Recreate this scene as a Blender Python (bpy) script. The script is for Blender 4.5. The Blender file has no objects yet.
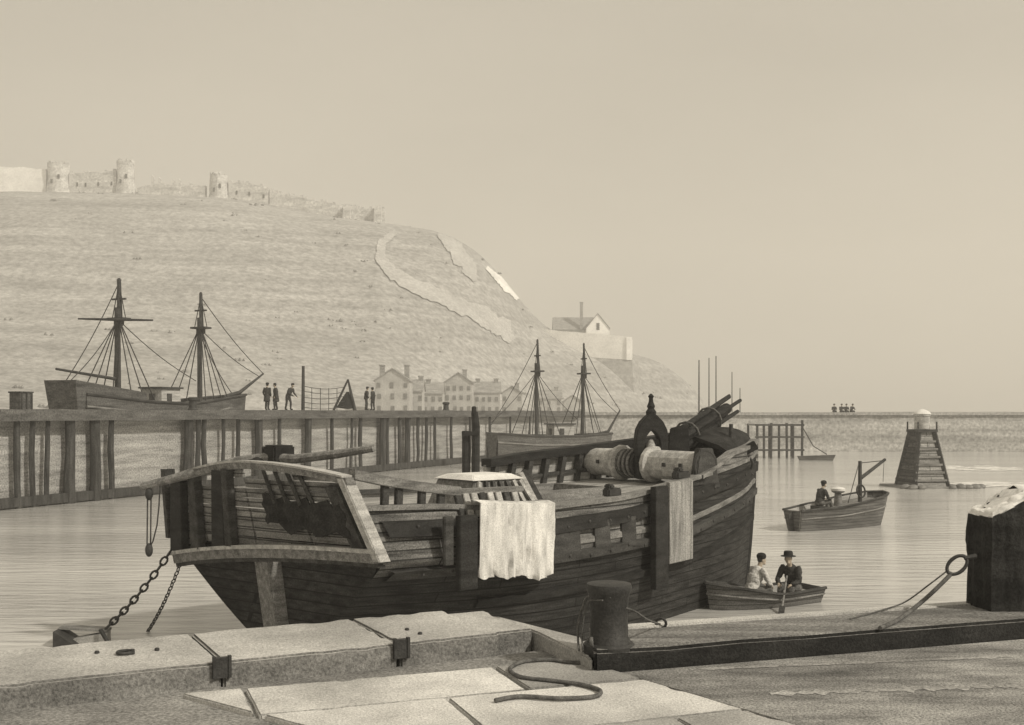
import bpy, bmesh, math, random
import numpy as np
from mathutils import Vector, Matrix, noise
random.seed(7)
R = math.radians
SC = bpy.context.scene
COL = SC.collection
F = 1100.0; HY = 412.0; EYE = 4.5

def P(px, py, Y):
    return Vector(((px-512)/F*Y, Y, EYE-(py-HY)/F*Y))
def G(px, py, z):
    "point on the horizontal plane z"
    Y = (EYE-z)*F/(py-HY)
    return Vector(((px-512)/F*Y, Y, z))

# ------------------------------------------------------------------ materials
TINT = (1.0, 0.985, 0.95)
def warm(v, t=TINT):
    return (v*t[0], v*t[1], v*t[2], 1)
def mat(name, v, var=.35, scale=(3,3,3), rough=.85, bump=.3, grain=60, seam=None, tint=TINT, rot=(0,0,0), fine=.35, spec=.2, dist=.02, dirt=0, metal=0):
    """weathered surface: streaky large noise + fine grain; seam=(axes,row,width,mortar,dark) adds boards or courses"""
    m = bpy.data.materials.new(name); m.use_nodes = True
    nt = m.node_tree; N = nt.nodes; Lk = nt.links.new
    b = N['Principled BSDF']
    tc = N.new('ShaderNodeTexCoord')
    mp = N.new('ShaderNodeMapping'); mp.inputs['Scale'].default_value = scale; mp.inputs['Rotation'].default_value = rot
    Lk(tc.outputs['Object'], mp.inputs['Vector'])
    n1 = N.new('ShaderNodeTexNoise'); n1.inputs['Scale'].default_value = 1; n1.inputs['Detail'].default_value = 9; n1.inputs['Roughness'].default_value = .62
    Lk(mp.outputs['Vector'], n1.inputs['Vector'])
    r1 = N.new('ShaderNodeValToRGB')
    r1.color_ramp.elements[0].position = .33; r1.color_ramp.elements[1].position = .67
    r1.color_ramp.elements[0].color = warm(v*(1-var), tint); r1.color_ramp.elements[1].color = warm(v*(1+var), tint)
    Lk(n1.outputs['Fac'], r1.inputs['Fac'])
    n2 = N.new('ShaderNodeTexNoise'); n2.inputs['Scale'].default_value = grain; n2.inputs['Detail'].default_value = 5; n2.inputs['Roughness'].default_value = .7
    Lk(tc.outputs['Object'], n2.inputs['Vector'])
    r2 = N.new('ShaderNodeMapRange'); r2.inputs[1].default_value = .35; r2.inputs[2].default_value = .65
    r2.inputs[3].default_value = 1-fine; r2.inputs[4].default_value = 1+fine
    Lk(n2.outputs['Fac'], r2.inputs[0])
    mx = N.new('ShaderNodeMix'); mx.data_type = 'RGBA'; mx.blend_type = 'MULTIPLY'; mx.inputs[0].default_value = 1
    Lk(r1.outputs['Color'], mx.inputs[6]); Lk(r2.outputs[0], mx.inputs[7])
    col = mx.outputs[2]
    hgt = n1.outputs['Fac']
    if dirt:
        n3 = N.new('ShaderNodeTexNoise'); n3.inputs['Scale'].default_value = .55*max(scale[0], .02)**.5; n3.inputs['Detail'].default_value = 6
        Lk(tc.outputs['Object'], n3.inputs['Vector'])
        r3 = N.new('ShaderNodeMapRange'); r3.inputs[1].default_value = .45; r3.inputs[2].default_value = .7; r3.inputs[3].default_value = 1; r3.inputs[4].default_value = 1-dirt
        Lk(n3.outputs['Fac'], r3.inputs[0])
        m3 = N.new('ShaderNodeMix'); m3.data_type = 'RGBA'; m3.blend_type = 'MULTIPLY'; m3.inputs[0].default_value = 1
        Lk(col, m3.inputs[6]); Lk(r3.outputs[0], m3.inputs[7]); col = m3.outputs[2]
    if seam:
        axes, row, width, mortar, dark = seam
        sp = N.new('ShaderNodeSeparateXYZ'); Lk(tc.outputs['Object'], sp.inputs[0])
        cb = N.new('ShaderNodeCombineXYZ')
        for k, a in enumerate(axes): Lk(sp.outputs[a.upper()], cb.inputs[k])
        br = N.new('ShaderNodeTexBrick'); br.inputs['Scale'].default_value = 1
        br.inputs['Brick Width'].default_value = width; br.inputs['Row Height'].default_value = row
        br.inputs['Mortar Size'].default_value = mortar; br.inputs['Mortar Smooth'].default_value = .3
        br.inputs['Color1'].default_value = (1.15,1.15,1.15,1); br.inputs['Color2'].default_value = (.8,.8,.8,1); br.inputs['Mortar'].default_value = (dark,dark,dark,1)
        br.offset = .37
        Lk(cb.outputs[0], br.inputs['Vector'])
        m2 = N.new('ShaderNodeMix'); m2.data_type = 'RGBA'; m2.blend_type = 'MULTIPLY'; m2.inputs[0].default_value = 1
        Lk(col, m2.inputs[6]); Lk(br.outputs['Color'], m2.inputs[7]); col = m2.outputs[2]
    Lk(col, b.inputs['Base Color'])
    b.inputs['Roughness'].default_value = rough; b.inputs['Specular IOR Level'].default_value = spec; b.inputs['Metallic'].default_value = metal
    if bump:
        bp = N.new('ShaderNodeBump'); bp.inputs['Strength'].default_value = bump; bp.inputs['Distance'].default_value = dist
        ad = N.new('ShaderNodeMath'); ad.operation = 'ADD'; Lk(hgt, ad.inputs[0]); Lk(n2.outputs['Fac'], ad.inputs[1])
        Lk(ad.outputs[0], bp.inputs['Height']); Lk(bp.outputs[0], b.inputs['Normal'])
    return m

M = {}
M['tar'] = mat('tarred_wood', .038, .65, (.9,4,14), .75, .6, 40, seam=('xz',.19,3.1,.014,.25), fine=.5, dirt=.5)
M['tar_plain'] = mat('tarred_timber', .024, .5, (2,2,7), .75, .5, 40, fine=.5)
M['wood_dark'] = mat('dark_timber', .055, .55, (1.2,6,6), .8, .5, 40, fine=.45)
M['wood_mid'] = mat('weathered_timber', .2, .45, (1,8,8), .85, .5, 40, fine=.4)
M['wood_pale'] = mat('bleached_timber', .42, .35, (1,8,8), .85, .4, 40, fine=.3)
M['deck'] = mat('deck_boards', .36, .4, (.8,9,3), .85, .4, 40, seam=('xy',.16,4,.012,.3), fine=.3)
M['inner'] = mat('inner_planking', .33, .4, (.8,3,9), .85, .4, 40, seam=('xz',.2,3,.012,.35), fine=.3)
M['transom'] = mat('transom_planking', .2, .5, (4,.8,9), .85, .4, 40, seam=('yz',.17,2.4,.014,.25), fine=.4)
M['white'] = mat('white_paint', .72, .15, (3,3,3), .8, .2, 30, fine=.15)
M['canvas'] = mat('pale_canvas', .66, .3, (5,5,1.2), .95, .4, 50, fine=.25)
M['canvas_dark'] = mat('dark_canvas', .028, .5, (4,4,4), .95, .6, 30, fine=.5)
M['iron'] = mat('black_iron', .035, .4, (6,6,6), .6, .3, 60, fine=.4, spec=.4)
M['rope'] = mat('hemp_rope', .13, .4, (20,20,20), .95, .5, 150, fine=.4)
M['rope_pale'] = mat('bleached_rope', .2, .3, (20,20,20), .95, .5, 150, fine=.4)
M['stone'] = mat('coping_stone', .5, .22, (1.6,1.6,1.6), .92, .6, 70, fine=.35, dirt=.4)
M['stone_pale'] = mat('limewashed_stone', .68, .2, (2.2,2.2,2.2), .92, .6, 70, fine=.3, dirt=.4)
M['stone_riser'] = mat('dark_stone', .2, .4, (2,2,5), .9, .5, 55, fine=.45)
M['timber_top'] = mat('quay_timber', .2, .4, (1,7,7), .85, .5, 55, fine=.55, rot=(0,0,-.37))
M['timber_dark'] = mat('dark_quay_timber', .024, .5, (1,7,7), .75, .5, 55, fine=.5)
M['road'] = mat('dirt_road', .33, .45, (1.6,4.2,1), .95, .8, 70, fine=.6, rot=(0,0,-.3), dirt=.45)
M['leeboard'] = mat('leeboard_wood', .26, .5, (9,9,.9), .85, .5, 40, fine=.45)
M['town_window'] = mat('town_window', .16, .2, (1,1,1), .9, 0, 4)
M['scrub'] = mat('hill_scrub', .19, .4, (.3,.3,.3), .95, 0, 4)
M['white_flecks'] = mat('pale_flecks', .7, .2, (2,4,2), .9, 0, 9, fine=.2)
M['rut'] = mat('dry_rut', .34, .4, (1,6,1), .95, .5, 45, fine=.5)
M['road_edge_shade'] = mat('painted_shade', .075, .5, (3,3,1), .95, .5, 45, fine=.6)  # unused; painted stand-in for the shadow along the road edge
M['ground'] = mat('quay_ground', .24, .35, (1.5,2.5,1), .95, .5, 45, fine=.5)
M['pier_wall'] = mat('pier_planking', .31, .4, (.3,.3,3.2), .9, .3, 12, fine=.5)
M['pier_deck'] = mat('pier_deck_timber', .1, .4, (.6,.6,4), .9, .3, 12, fine=.5)
M['pile'] = mat('pier_pile', .05, .6, (5,5,.8), .85, .4, 20, fine=.5)
M['breakwater'] = mat('breakwater_stone', .36, .3, (.06,.06,.9), .95, .3, 3, fine=.35)
M['grass'] = mat('hill_grass', .33, .22, (.014,.014,.3), .95, .0, .55, fine=.32, dirt=.1)
M['track'] = mat('chalk_track', .42, .15, (.1,.1,.1), .95, 0, 1.0, fine=.2)
M['chalk'] = mat('chalk_cliff', .75, .15, (.05,.05,.2), .95, 0, .8, fine=.2)
M['castle'] = mat('castle_stone', .52, .3, (.2,.2,.6), .95, .2, 1.5, fine=.3)
M['castle_white'] = mat('limewash', .88, .1, (.2,.2,.2), .9, 0, 1.5, fine=.1)
M['castle_dark'] = mat('dark_opening', .06, .2, (1,1,1), .9, 0, 4)  # shade inside openings put into the colour
M['house_wall'] = mat('town_wall', .4, .2, (.3,.3,.3), .95, 0, 3, fine=.2)
M['house_roof'] = mat('town_roof', .27, .3, (.5,.5,2), .95, 0, 3, fine=.3)
M['ship_hull'] = mat('ship_hull', .1, .5, (.5,2,5), .8, .3, 15, fine=.5)
M['ship_spar'] = mat('ship_spar', .05, .4, (2,2,2), .8, .2, 15, fine=.4)
M['rigging'] = mat('tarred_rigging', .05, .3, (4,4,4), .9, 0, 20)
M['skin'] = mat('skin', .42, .1, (6,6,6), .6, .1, 60, fine=.1, tint=(1,.85,.68))
M['shirt'] = mat('linen_shirt', .5, .25, (8,8,8), .95, .3, 60, fine=.2)
M['coat'] = mat('dark_coat', .045, .4, (8,8,8), .95, .3, 60, fine=.3)
M['trousers'] = mat('grey_trousers', .12, .4, (8,8,8), .95, .3, 60, fine=.3)
M['hat'] = mat('black_felt', .03, .3, (8,8,8), .95, .2, 60)
M['boat'] = mat('boat_planking', .13, .4, (.8,3,9), .8, .3, 40, seam=('xz',.12,5,.01,.3), fine=.4)
M['boat_in'] = mat('boat_inside', .34, .3, (1,6,6), .85, .3, 40, fine=.3)
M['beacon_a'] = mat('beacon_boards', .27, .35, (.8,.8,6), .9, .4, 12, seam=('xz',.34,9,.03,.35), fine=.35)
M['beacon_shade'] = mat('beacon_boards_shaded', .1, .4, (.8,.8,6), .9, .4, 12, seam=('yz',.34,9,.03,.35), fine=.4)  # darker copy of the boards, shade of the left face painted in

# ------------------------------------------------------------------ mesh builder
class MB:
    def __init__(s): s.v = []; s.f = []; s.mi = []; s.cur = 0
    def add(s, vs, fs):
        o = len(s.v); s.v += [Vector(p) for p in vs]
        for f in fs: s.f.append([o+i for i in f]); s.mi.append(s.cur)
        return s
    def box(s, c, d, rot=None):
        c = Vector(c); x, y, z = d[0]/2, d[1]/2, d[2]/2
        vs = [Vector((sx*x, sy*y, sz*z)) for sz in (-1,1) for sx, sy in ((-1,-1),(1,-1),(1,1),(-1,1))]
        if rot: vs = [rot @ p for p in vs]
        return s.add([c+p for p in vs], [(3,2,1,0),(4,5,6,7),(0,1,5,4),(1,2,6,5),(2,3,7,6),(3,0,4,7)])
    def hexa(s, b, t):
        return s.add(list(b)+list(t), [(3,2,1,0),(4,5,6,7),(0,1,5,4),(1,2,6,5),(2,3,7,6),(3,0,4,7)])
    def bar(s, p, q, w, h, up=(0,0,1), w2=None, h2=None):
        p, q = Vector(p), Vector(q); d = (q-p).normalized(); u = Vector(up)
        if abs(d.dot(u)) > .98: u = Vector((1,0,0))
        a = d.cross(u).normalized(); b = a.cross(d).normalized()
        w2 = w if w2 is None else w2; h2 = h if h2 is None else h2
        f = lambda c, w, h: [c-a*w/2-b*h/2, c+a*w/2-b*h/2, c+a*w/2+b*h/2, c-a*w/2+b*h/2]
        A, B = f(p, w, h), f(q, w2, h2)
        return s.add(A+B, [(0,1,2,3),(7,6,5,4),(4,5,1,0),(5,6,2,1),(6,7,3,2),(7,4,0,3)])
    def tube(s, pts, r, n=8, cap=True):
        pts = [Vector(p) for p in pts]; k = len(pts)
        rs = r if isinstance(r, (list, tuple)) else [r]*k
        vs = []; a = None
        for i in range(k):
            d = (pts[min(i+1,k-1)]-pts[max(i-1,0)]).normalized()
            if a is None: a = d.orthogonal().normalized()
            a = (a-d*a.dot(d)).normalized(); b = d.cross(a)
            vs += [pts[i]+(a*math.cos(2*math.pi*j/n)+b*math.sin(2*math.pi*j/n))*rs[i] for j in range(n)]
        fs = [(i*n+j, i*n+(j+1)%n, (i+1)*n+(j+1)%n, (i+1)*n+j) for i in range(k-1) for j in range(n)]
        if cap: fs += [tuple(reversed(range(n))), tuple(range((k-1)*n, k*n))]
        return s.add(vs, fs)
    def lathe(s, c, prof, n=16, axis=(0,0,1)):
        "prof: (radius, height) along axis"
        ax = Vector(axis).normalized(); a = ax.orthogonal().normalized(); b = ax.cross(a); c = Vector(c)
        vs = [c+ax*h+(a*math.cos(2*math.pi*j/n)+b*math.sin(2*math.pi*j/n))*max(r,.0005) for r, h in prof for j in range(n)]
        k = len(prof)
        fs = [(i*n+j, i*n+(j+1)%n, (i+1)*n+(j+1)%n, (i+1)*n+j) for i in range(k-1) for j in range(n)]
        fs += [tuple(reversed(range(n))), tuple(range((k-1)*n, k*n))]
        return s.add(vs, fs)
    def ball(s, c, r, n=10, m=7, rot=None):
        r = Vector((r,r,r)) if isinstance(r, (int,float)) else Vector(r); c = Vector(c)
        vs = []; 
        for i in range(1, m):
            t = math.pi*i/m
            for j in range(n):
                p = 2*math.pi*j/n
                q = Vector((math.sin(t)*math.cos(p)*r.x, math.sin(t)*math.sin(p)*r.y, math.cos(t)*r.z))
                vs.append(c+(rot @ q if rot else q))
        top = Vector((0,0,r.z)); 
        vs += [c+(rot @ top if rot else top), c-(rot @ top if rot else top)]
        T = (m-1)*n; B = T+1
        fs = [(i*n+j, (i+1)*n+j, (i+1)*n+(j+1)%n, i*n+(j+1)%n) for i in range(m-2) for j in range(n)]
        fs += [(T, j, (j+1)%n) for j in range(n)] + [(B, (m-2)*n+(j+1)%n, (m-2)*n+j) for j in range(n)]
        return s.add(vs, fs)
    def grid(s, rows, closed=False, th=None):
        k = len(rows[0]); o = [p for r in rows for p in r]
        fs = [(i*k+j, i*k+(j+1)%k, (i+1)*k+(j+1)%k, (i+1)*k+j) for i in range(len(rows)-1) for j in range(k if closed else k-1)]
        return s.add(o, fs)
    def slab(s, rows, off):
        "grid thickened by a vector (or a function of the point)"
        k = len(rows[0]); m = len(rows); n = k*m
        a = [Vector(p) for r in rows for p in r]
        b = [p+(off(p) if callable(off) else Vector(off)) for p in a]
        fs = [(i*k+j, i*k+j+1, (i+1)*k+j+1, (i+1)*k+j) for i in range(m-1) for j in range(k-1)]
        fs += [tuple(n+q for q in reversed(f)) for f in fs]
        rim = [j for j in range(k)] + [i*k+k-1 for i in range(1,m)] + [(m-1)*k+j for j in range(k-2,-1,-1)] + [i*k for i in range(m-2,0,-1)]
        fs += [(rim[(i+1)%len(rim)], rim[i], n+rim[i], n+rim[(i+1)%len(rim)]) for i in range(len(rim))]
        return s.add(a+b, fs)
    def prism(s, poly, off):
        "polygon extruded by vector"
        k = len(poly); a = [Vector(p) for p in poly]; b = [p+Vector(off) for p in a]
        return s.add(a+b, [tuple(reversed(range(k))), tuple(range(k,2*k))]+[(i,(i+1)%k,k+(i+1)%k,k+i) for i in range(k)])
    def torus(s, c, R_, r, axis=(0,0,1), n=18, m=7, sq=1.0, along=None):
        ax = Vector(axis).normalized(); a = (Vector(along) if along else ax.orthogonal()).normalized(); b = ax.cross(a); c = Vector(c)
        vs = []
        for i in range(n):
            t = 2*math.pi*i/n; d = a*math.cos(t)+b*math.sin(t)*sq
            ce = c+d*R_; dn = d.normalized()
            for j in range(m):
                p = 2*math.pi*j/m
                vs.append(ce+dn*r*math.cos(p)+ax*r*math.sin(p))
        return s.add(vs, [(i*m+j, ((i+1)%n)*m+j, ((i+1)%n)*m+(j+1)%m, i*m+(j+1)%m) for i in range(n) for j in range(m)])
    def build(s, name, m, parent=None, smooth=35, bevel=0):
        me = bpy.data.meshes.new(name)
        me.from_pydata([tuple(p) for p in s.v], [], s.f)
        for k in (m if isinstance(m, (list,tuple)) else [m]): me.materials.append(M[k] if isinstance(k, str) else k)
        me.polygons.foreach_set('material_index', s.mi)
        bm = bmesh.new(); bm.from_mesh(me); bmesh.ops.recalc_face_normals(bm, faces=bm.faces)
        if bevel: 
            ed = [e for e in bm.edges if len(e.link_faces)==2 and e.calc_face_angle(0) > .6]
            bmesh.ops.bevel(bm, geom=ed, offset=bevel, segments=2, affect='EDGES', clamp_overlap=True)
        bm.to_mesh(me); bm.free()
        if smooth:
            me.polygons.foreach_set('use_smooth', [True]*len(me.polygons)); me.set_sharp_from_angle(angle=R(smooth))
        o = bpy.data.objects.new(name, me); COL.objects.link(o)
        if parent: o.parent = parent
        return o
def roughen(o, amp, size=.08, freq=6, chip=0):
    "break long edges and shift the points a little: worn, chipped stone and timber"
    me = o.data; bm = bmesh.new(); bm.from_mesh(me)
    for _ in range(5):
        ed = [e for e in bm.edges if e.calc_length() > size and min((v.co-Vector((0,7,3))).length for v in e.verts) < 9]
        if not ed: break
        bmesh.ops.subdivide_edges(bm, edges=ed, cuts=1, use_grid_fill=True)
    bm.normal_update()
    for v in bm.verts:
        n = noise.noise(v.co*freq)+.5*noise.noise(v.co*freq*2.7)
        sharp = any(len(e.link_faces) == 2 and e.calc_face_angle(0) > .5 for e in v.link_edges)
        d = amp*n - (chip*max(0, noise.noise(v.co*freq*1.3+Vector((9,0,0)))-.12) if sharp else 0)
        v.co += v.normal*d
    bmesh.ops.triangulate(bm, faces=[f for f in bm.faces if len(f.verts) > 4])
    bm.to_mesh(me); bm.free()
    me.polygons.foreach_set('use_smooth', [True]*len(me.polygons)); me.set_sharp_from_angle(angle=R(32))
    return o
def tag(o, label=None, cat=None, group=None, kind=None):
    if label: o['label'] = label
    if cat: o['category'] = cat
    if group: o['group'] = group
    if kind: o['kind'] = kind
    return o
def thing(name, label, cat, loc=(0,0,0), rz=0, group=None):
    o = bpy.data.objects.new(name, None); COL.objects.link(o); o.location = loc; o.rotation_euler = (0,0,rz); o.empty_display_size = .2
    return tag(o, label, cat, group)
def struct(o): o['kind'] = 'structure'; return o
def tab(xs, ys, win=.4):
    f = lambda x: float(np.mean([np.interp(x+d*win, xs, ys) for d in (-1,-.5,0,.5,1)]))
    return f
def at(o, loc):
    "move a single mesh's origin to loc without moving it"
    loc = Vector(loc)
    for v in o.data.vertices: v.co -= loc
    o.location = loc
    return o
def children(o): return [c for c in bpy.data.objects if c.parent == o]
def copy_tree(o, parent=None):
    c = o.copy(); COL.objects.link(c); c.parent = parent
    for ch in children(o): copy_tree(ch, c)
    return c
def jit(a): return random.uniform(-a, a)

# ------------------------------------------------------------------ camera, light, sky
cam = bpy.data.cameras.new('camera'); co = bpy.data.objects.new('camera', cam); COL.objects.link(co)
co.location = (0,0,EYE); co.rotation_euler = (R(90),0,0)
cam.sensor_width = 36; cam.lens = 36*F/1024; cam.shift_y = (HY-362.5)/1024; cam.clip_end = 20000; cam.clip_start = .05
SC.camera = co
AZ = R(-32); EL = R(40)      # the sun stands to the right, a little behind the viewer
sd = Vector((math.cos(AZ)*math.cos(EL), math.sin(AZ)*math.cos(EL), math.sin(EL)))
sl = bpy.data.lights.new('sun', 'SUN'); sl.energy = 3.2; sl.angle = R(3); sl.color = (1,.93,.8)
so = bpy.data.objects.new('sun', sl); COL.objects.link(so); so.rotation_euler = sd.to_track_quat('Z','Y').to_euler(); so.location = sd*300
W = bpy.data.worlds.new('World'); SC.world = W; W.use_nodes = True
nt = W.node_tree; N = nt.nodes; Lk = nt.links.new
sky = N.new('ShaderNodeTexSky'); sky.sky_type = 'NISHITA'; sky.sun_disc = False; sky.sun_elevation = EL; sky.sun_rotation = math.pi/2-AZ
sky.dust_density = 4; sky.air_density = 1
bw = N.new('ShaderNodeRGBToBW'); Lk(sky.outputs[0], bw.inputs[0])
pw = N.new('ShaderNodeMath'); pw.operation = 'POWER'; pw.inputs[1].default_value = .13; Lk(bw.outputs[0], pw.inputs[0])
# thin even cloud veil, slightly mottled
tc = N.new('ShaderNodeTexCoord'); mp = N.new('ShaderNodeMapping'); mp.inputs['Scale'].default_value = (1.4,1.4,3.5); Lk(tc.outputs['Generated'], mp.inputs[0])
cn = N.new('ShaderNodeTexNoise'); cn.inputs['Scale'].default_value = 1.3; cn.inputs['Detail'].default_value = 7; Lk(mp.outputs[0], cn.inputs[0])
cr = N.new('ShaderNodeMapRange'); cr.inputs[1].default_value = .3; cr.inputs[2].default_value = .7; cr.inputs[3].default_value = .92; cr.inputs[4].default_value = 1.09; Lk(cn.outputs[0], cr.inputs[0])
ml = N.new('ShaderNodeMath'); ml.operation = 'MULTIPLY'; Lk(pw.outputs[0], ml.inputs[0]); Lk(cr.outputs[0], ml.inputs[1])
SKYK = 4.42
vm = N.new('ShaderNodeMix'); vm.data_type = 'RGBA'; vm.blend_type = 'MULTIPLY'; vm.inputs[0].default_value = 1
vm.inputs[6].default_value = (SKYK*1.08, SKYK*.975, SKYK*.79, 1); Lk(ml.outputs[0], vm.inputs[7])
bg = N['Background']; bg.inputs[1].default_value = .1; Lk(vm.outputs[2], bg.inputs[0])
SC.view_settings.view_transform = 'Standard'; SC.view_settings.look = 'None'; SC.view_settings.gamma = 1; SC.view_settings.exposure = 0
SC.cycles.use_denoising = True
SC.cycles.max_bounces = 5; SC.cycles.diffuse_bounces = 2; SC.cycles.glossy_bounces = 3; SC.cycles.volume_bounces = 1
SC.cycles.volume_step_rate = 10

# haze
hz = MB().box((0,330,59), (1500,900,122)).build('haze', 'grass', smooth=0); hz['kind'] = 'stuff'
hm = bpy.data.materials.new('sea_haze'); hm.use_nodes = True; hm.node_tree.nodes.clear()
ho = hm.node_tree.nodes.new('ShaderNodeOutputMaterial'); hv = hm.node_tree.nodes.new('ShaderNodeVolumePrincipled')
hv.inputs['Color'].default_value = (.99,.97,.93,1); hv.inputs['Density'].default_value = .0011; hv.inputs['Anisotropy'].default_value = .1
hm.node_tree.links.new(hv.outputs[0], ho.inputs['Volume'])
hz.data.materials.clear(); hz.data.materials.append(hm)
tag(hz, 'pale sea haze over the whole harbour')

# water
wm = bpy.data.materials.new('harbour_water'); wm.use_nodes = True
nt = wm.node_tree; N = nt.nodes; Lk = nt.links.new; b = N['Principled BSDF']
tc = N.new('ShaderNodeTexCoord'); mp = N.new('ShaderNodeMapping'); mp.inputs['Scale'].default_value = (.55,2.6,1); Lk(tc.outputs['Object'], mp.inputs[0])
n1 = N.new('ShaderNodeTexNoise'); n1.inputs['Scale'].default_value = 1; n1.inputs['Detail'].default_value = 6; n1.inputs['Roughness'].default_value = .55; Lk(mp.outputs[0], n1.inputs[0])
mp2 = N.new('ShaderNodeMapping'); mp2.inputs['Scale'].default_value = (.03,.22,1); Lk(tc.outputs['Object'], mp2.inputs[0])
n2 = N.new('ShaderNodeTexNoise'); n2.inputs['Scale'].default_value = 1; n2.inputs['Detail'].default_value = 5; Lk(mp2.outputs[0], n2.inputs[0])
cr = N.new('ShaderNodeValToRGB'); cr.color_ramp.elements[0].position = .35; cr.color_ramp.elements[1].position = .65
cr.color_ramp.elements[0].color = warm(.47); cr.color_ramp.elements[1].color = warm(.64); Lk(n2.outputs[0], cr.inputs[0])
Lk(cr.outputs[0], b.inputs['Base Color'])
bp = N.new('ShaderNodeBump'); bp.inputs['Strength'].default_value = .55; bp.inputs['Distance'].default_value = .12; Lk(n1.outputs[0], bp.inputs['Height']); Lk(bp.outputs[0], b.inputs['Normal'])
b.inputs['Roughness'].default_value = .07; b.inputs['IOR'].default_value = 1.33
o = MB().add([(-6000,-300,0),(6000,-300,0),(6000,9000,0),(-6000,9000,0)], [(0,1,2,3)]).build('water', wm, smooth=0); struct(o)
tag(o, 'calm pale harbour water')
o = MB().add([(-6000,-300,-1),(6000,-300,-1),(6000,9000,-1),(-6000,9000,-1)], [(0,1,2,3)]).build('seabed', 'ground', smooth=0)
struct(o); o.location.z = -3
hz.location.z = -1.2

# ------------------------------------------------------------------ headland
CX = [-500,-200,15,60,130,210,250,290,330,385,435,460,480,500,520,545,580,632,660,690,712,740,800]
CZ = [215,198,194,194,195,199,202,209,217,224,231,241,254,275,300,327,341,353,362,384,412,418,420]
crest = lambda px: float(np.mean([np.interp(px+d, CX, CZ) for d in (-8,-4,0,4,8)]))
YF = lambda px: float(np.interp(px, [-500,15,380,560,650,712,800],[150,195,240,320,370,395,410]))
CY = 430.
def hill(px, Y):
    zc = EYE+(HY-crest(px))/F*CY
    yf = YF(px); t = (Y-yf)/(CY-yf)
    X = (px-512)/F*Y
    if t <= 0: return -2.5
    n = noise.fractal(Vector((X*.02, Y*.02, 3.1)), 1, 2, 5)
    if t < 1:
        s = t**1.05*(1-.12*math.sin(t*math.pi*2))
        return -2.5+(zc+2.5)*s + n*2.6*min(1, zc/40)*t*(1-t)*3
    return zc - .0006*(Y-CY)**2*min(1, max(0,zc)/60) - .02*(Y-CY)
rows = []
for px in range(-500, 801, 5):
    yf = YF(px); r = []
    for k in range(70):
        t = k/55; Y = yf+(CY-yf)*t if t <= 1 else CY+(t-1)*700
        r.append(Vector(((px-512)/F*Y, Y, hill(px, Y))))
    rows.append(r)
o = MB().grid(rows).build('hill', 'grass', smooth=60); struct(o); tag(o, 'long grassy headland rising behind the harbour')
def hit(px, py):
    Y = YF(px)
    while Y < CY:
        if hill(px, Y) >= EYE-(py-HY)/F*Y: break
        Y += .5
    return Y
def drape(name, m, pts, off=.45):
    "ribbon on the hill through (px,py,halfwidth px) with its true width across"
    pts2 = []
    for a, b in zip(pts, pts[1:]):
        for k in range(8): pts2.append([a[i]+(b[i]-a[i])*k/8 for i in range(3)])
    pts2.append(pts[-1])
    rows = []
    for i, (x, y, w) in enumerate(pts2):
        q, p = pts2[min(i+1, len(pts2)-1)], pts2[max(i-1,0)]
        dx, dy = q[0]-p[0], q[1]-p[1]; l = math.hypot(dx,dy); nx, ny = -dy/l, dx/l
        r = []
        for k in range(-3,4):
            ww = w*k/3*(1+.35*noise.noise(Vector((x*.08,y*.08,k>0)))+.45*noise.noise(Vector((x*.31,y*.31,2+(k>0)))))
            ax, ay = x+nx*ww, y+ny*ww
            Y = hit(ax, ay); v = Vector(((ax-512)/F*Y, Y, hill(ax,Y)))
            v.y -= off; v.z += off*.6
            r.append(v)
        rows.append(r)
    o = MB().grid(rows).build(name, m, smooth=60); struct(o); return o
tag(drape('path', 'track', [(396,232,2.5),(382,244,4),(380,258,5),(392,274,6),(415,288,7),(445,300,7),(478,314,8),(500,328,10),(512,342,5)]), 'pale track winding down the headland')
tag(drape('scree', 'track', [(440,233,5),(450,243,8),(460,256,9),(470,270,7),(476,282,2)]), 'pale bare gully under the crest')
tag(drape('cliff', 'chalk', [(487,268,1.5),(494,275,3),(502,283,4),(510,291,4),(518,300,2)]), 'white chalk scar on the brow of the headland')

m = MB()
for k in range(150):
    px = random.uniform(-60, 690); u = random.random(); Y = YF(px)+(CY-YF(px))*(.08+.9*u); X = (px-512)/F*Y; h = hill(px,Y)
    if h < 3: continue
    w_ = random.uniform(.35,1.1)
    for q in range(4):
        o_ = Vector((X+jit(w_*1.6),Y+jit(w_),h+.1)); r_ = w_*random.uniform(.4,.9); z_ = r_*random.uniform(.5,1)
        m.add([o_+Vector((-r_,0,-.2)),o_+Vector((r_*.8,.2*r_,-.2)),o_+Vector((.1*r_,-.5*r_,-.1)),o_+Vector((jit(.3)*r_,0,z_))], [(0,2,3),(2,1,3),(1,0,3)])
o = m.build('scrub', 'scrub', smooth=0); tag(o, 'low scrub dotted over the grassy headland', kind='stuff')
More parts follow.
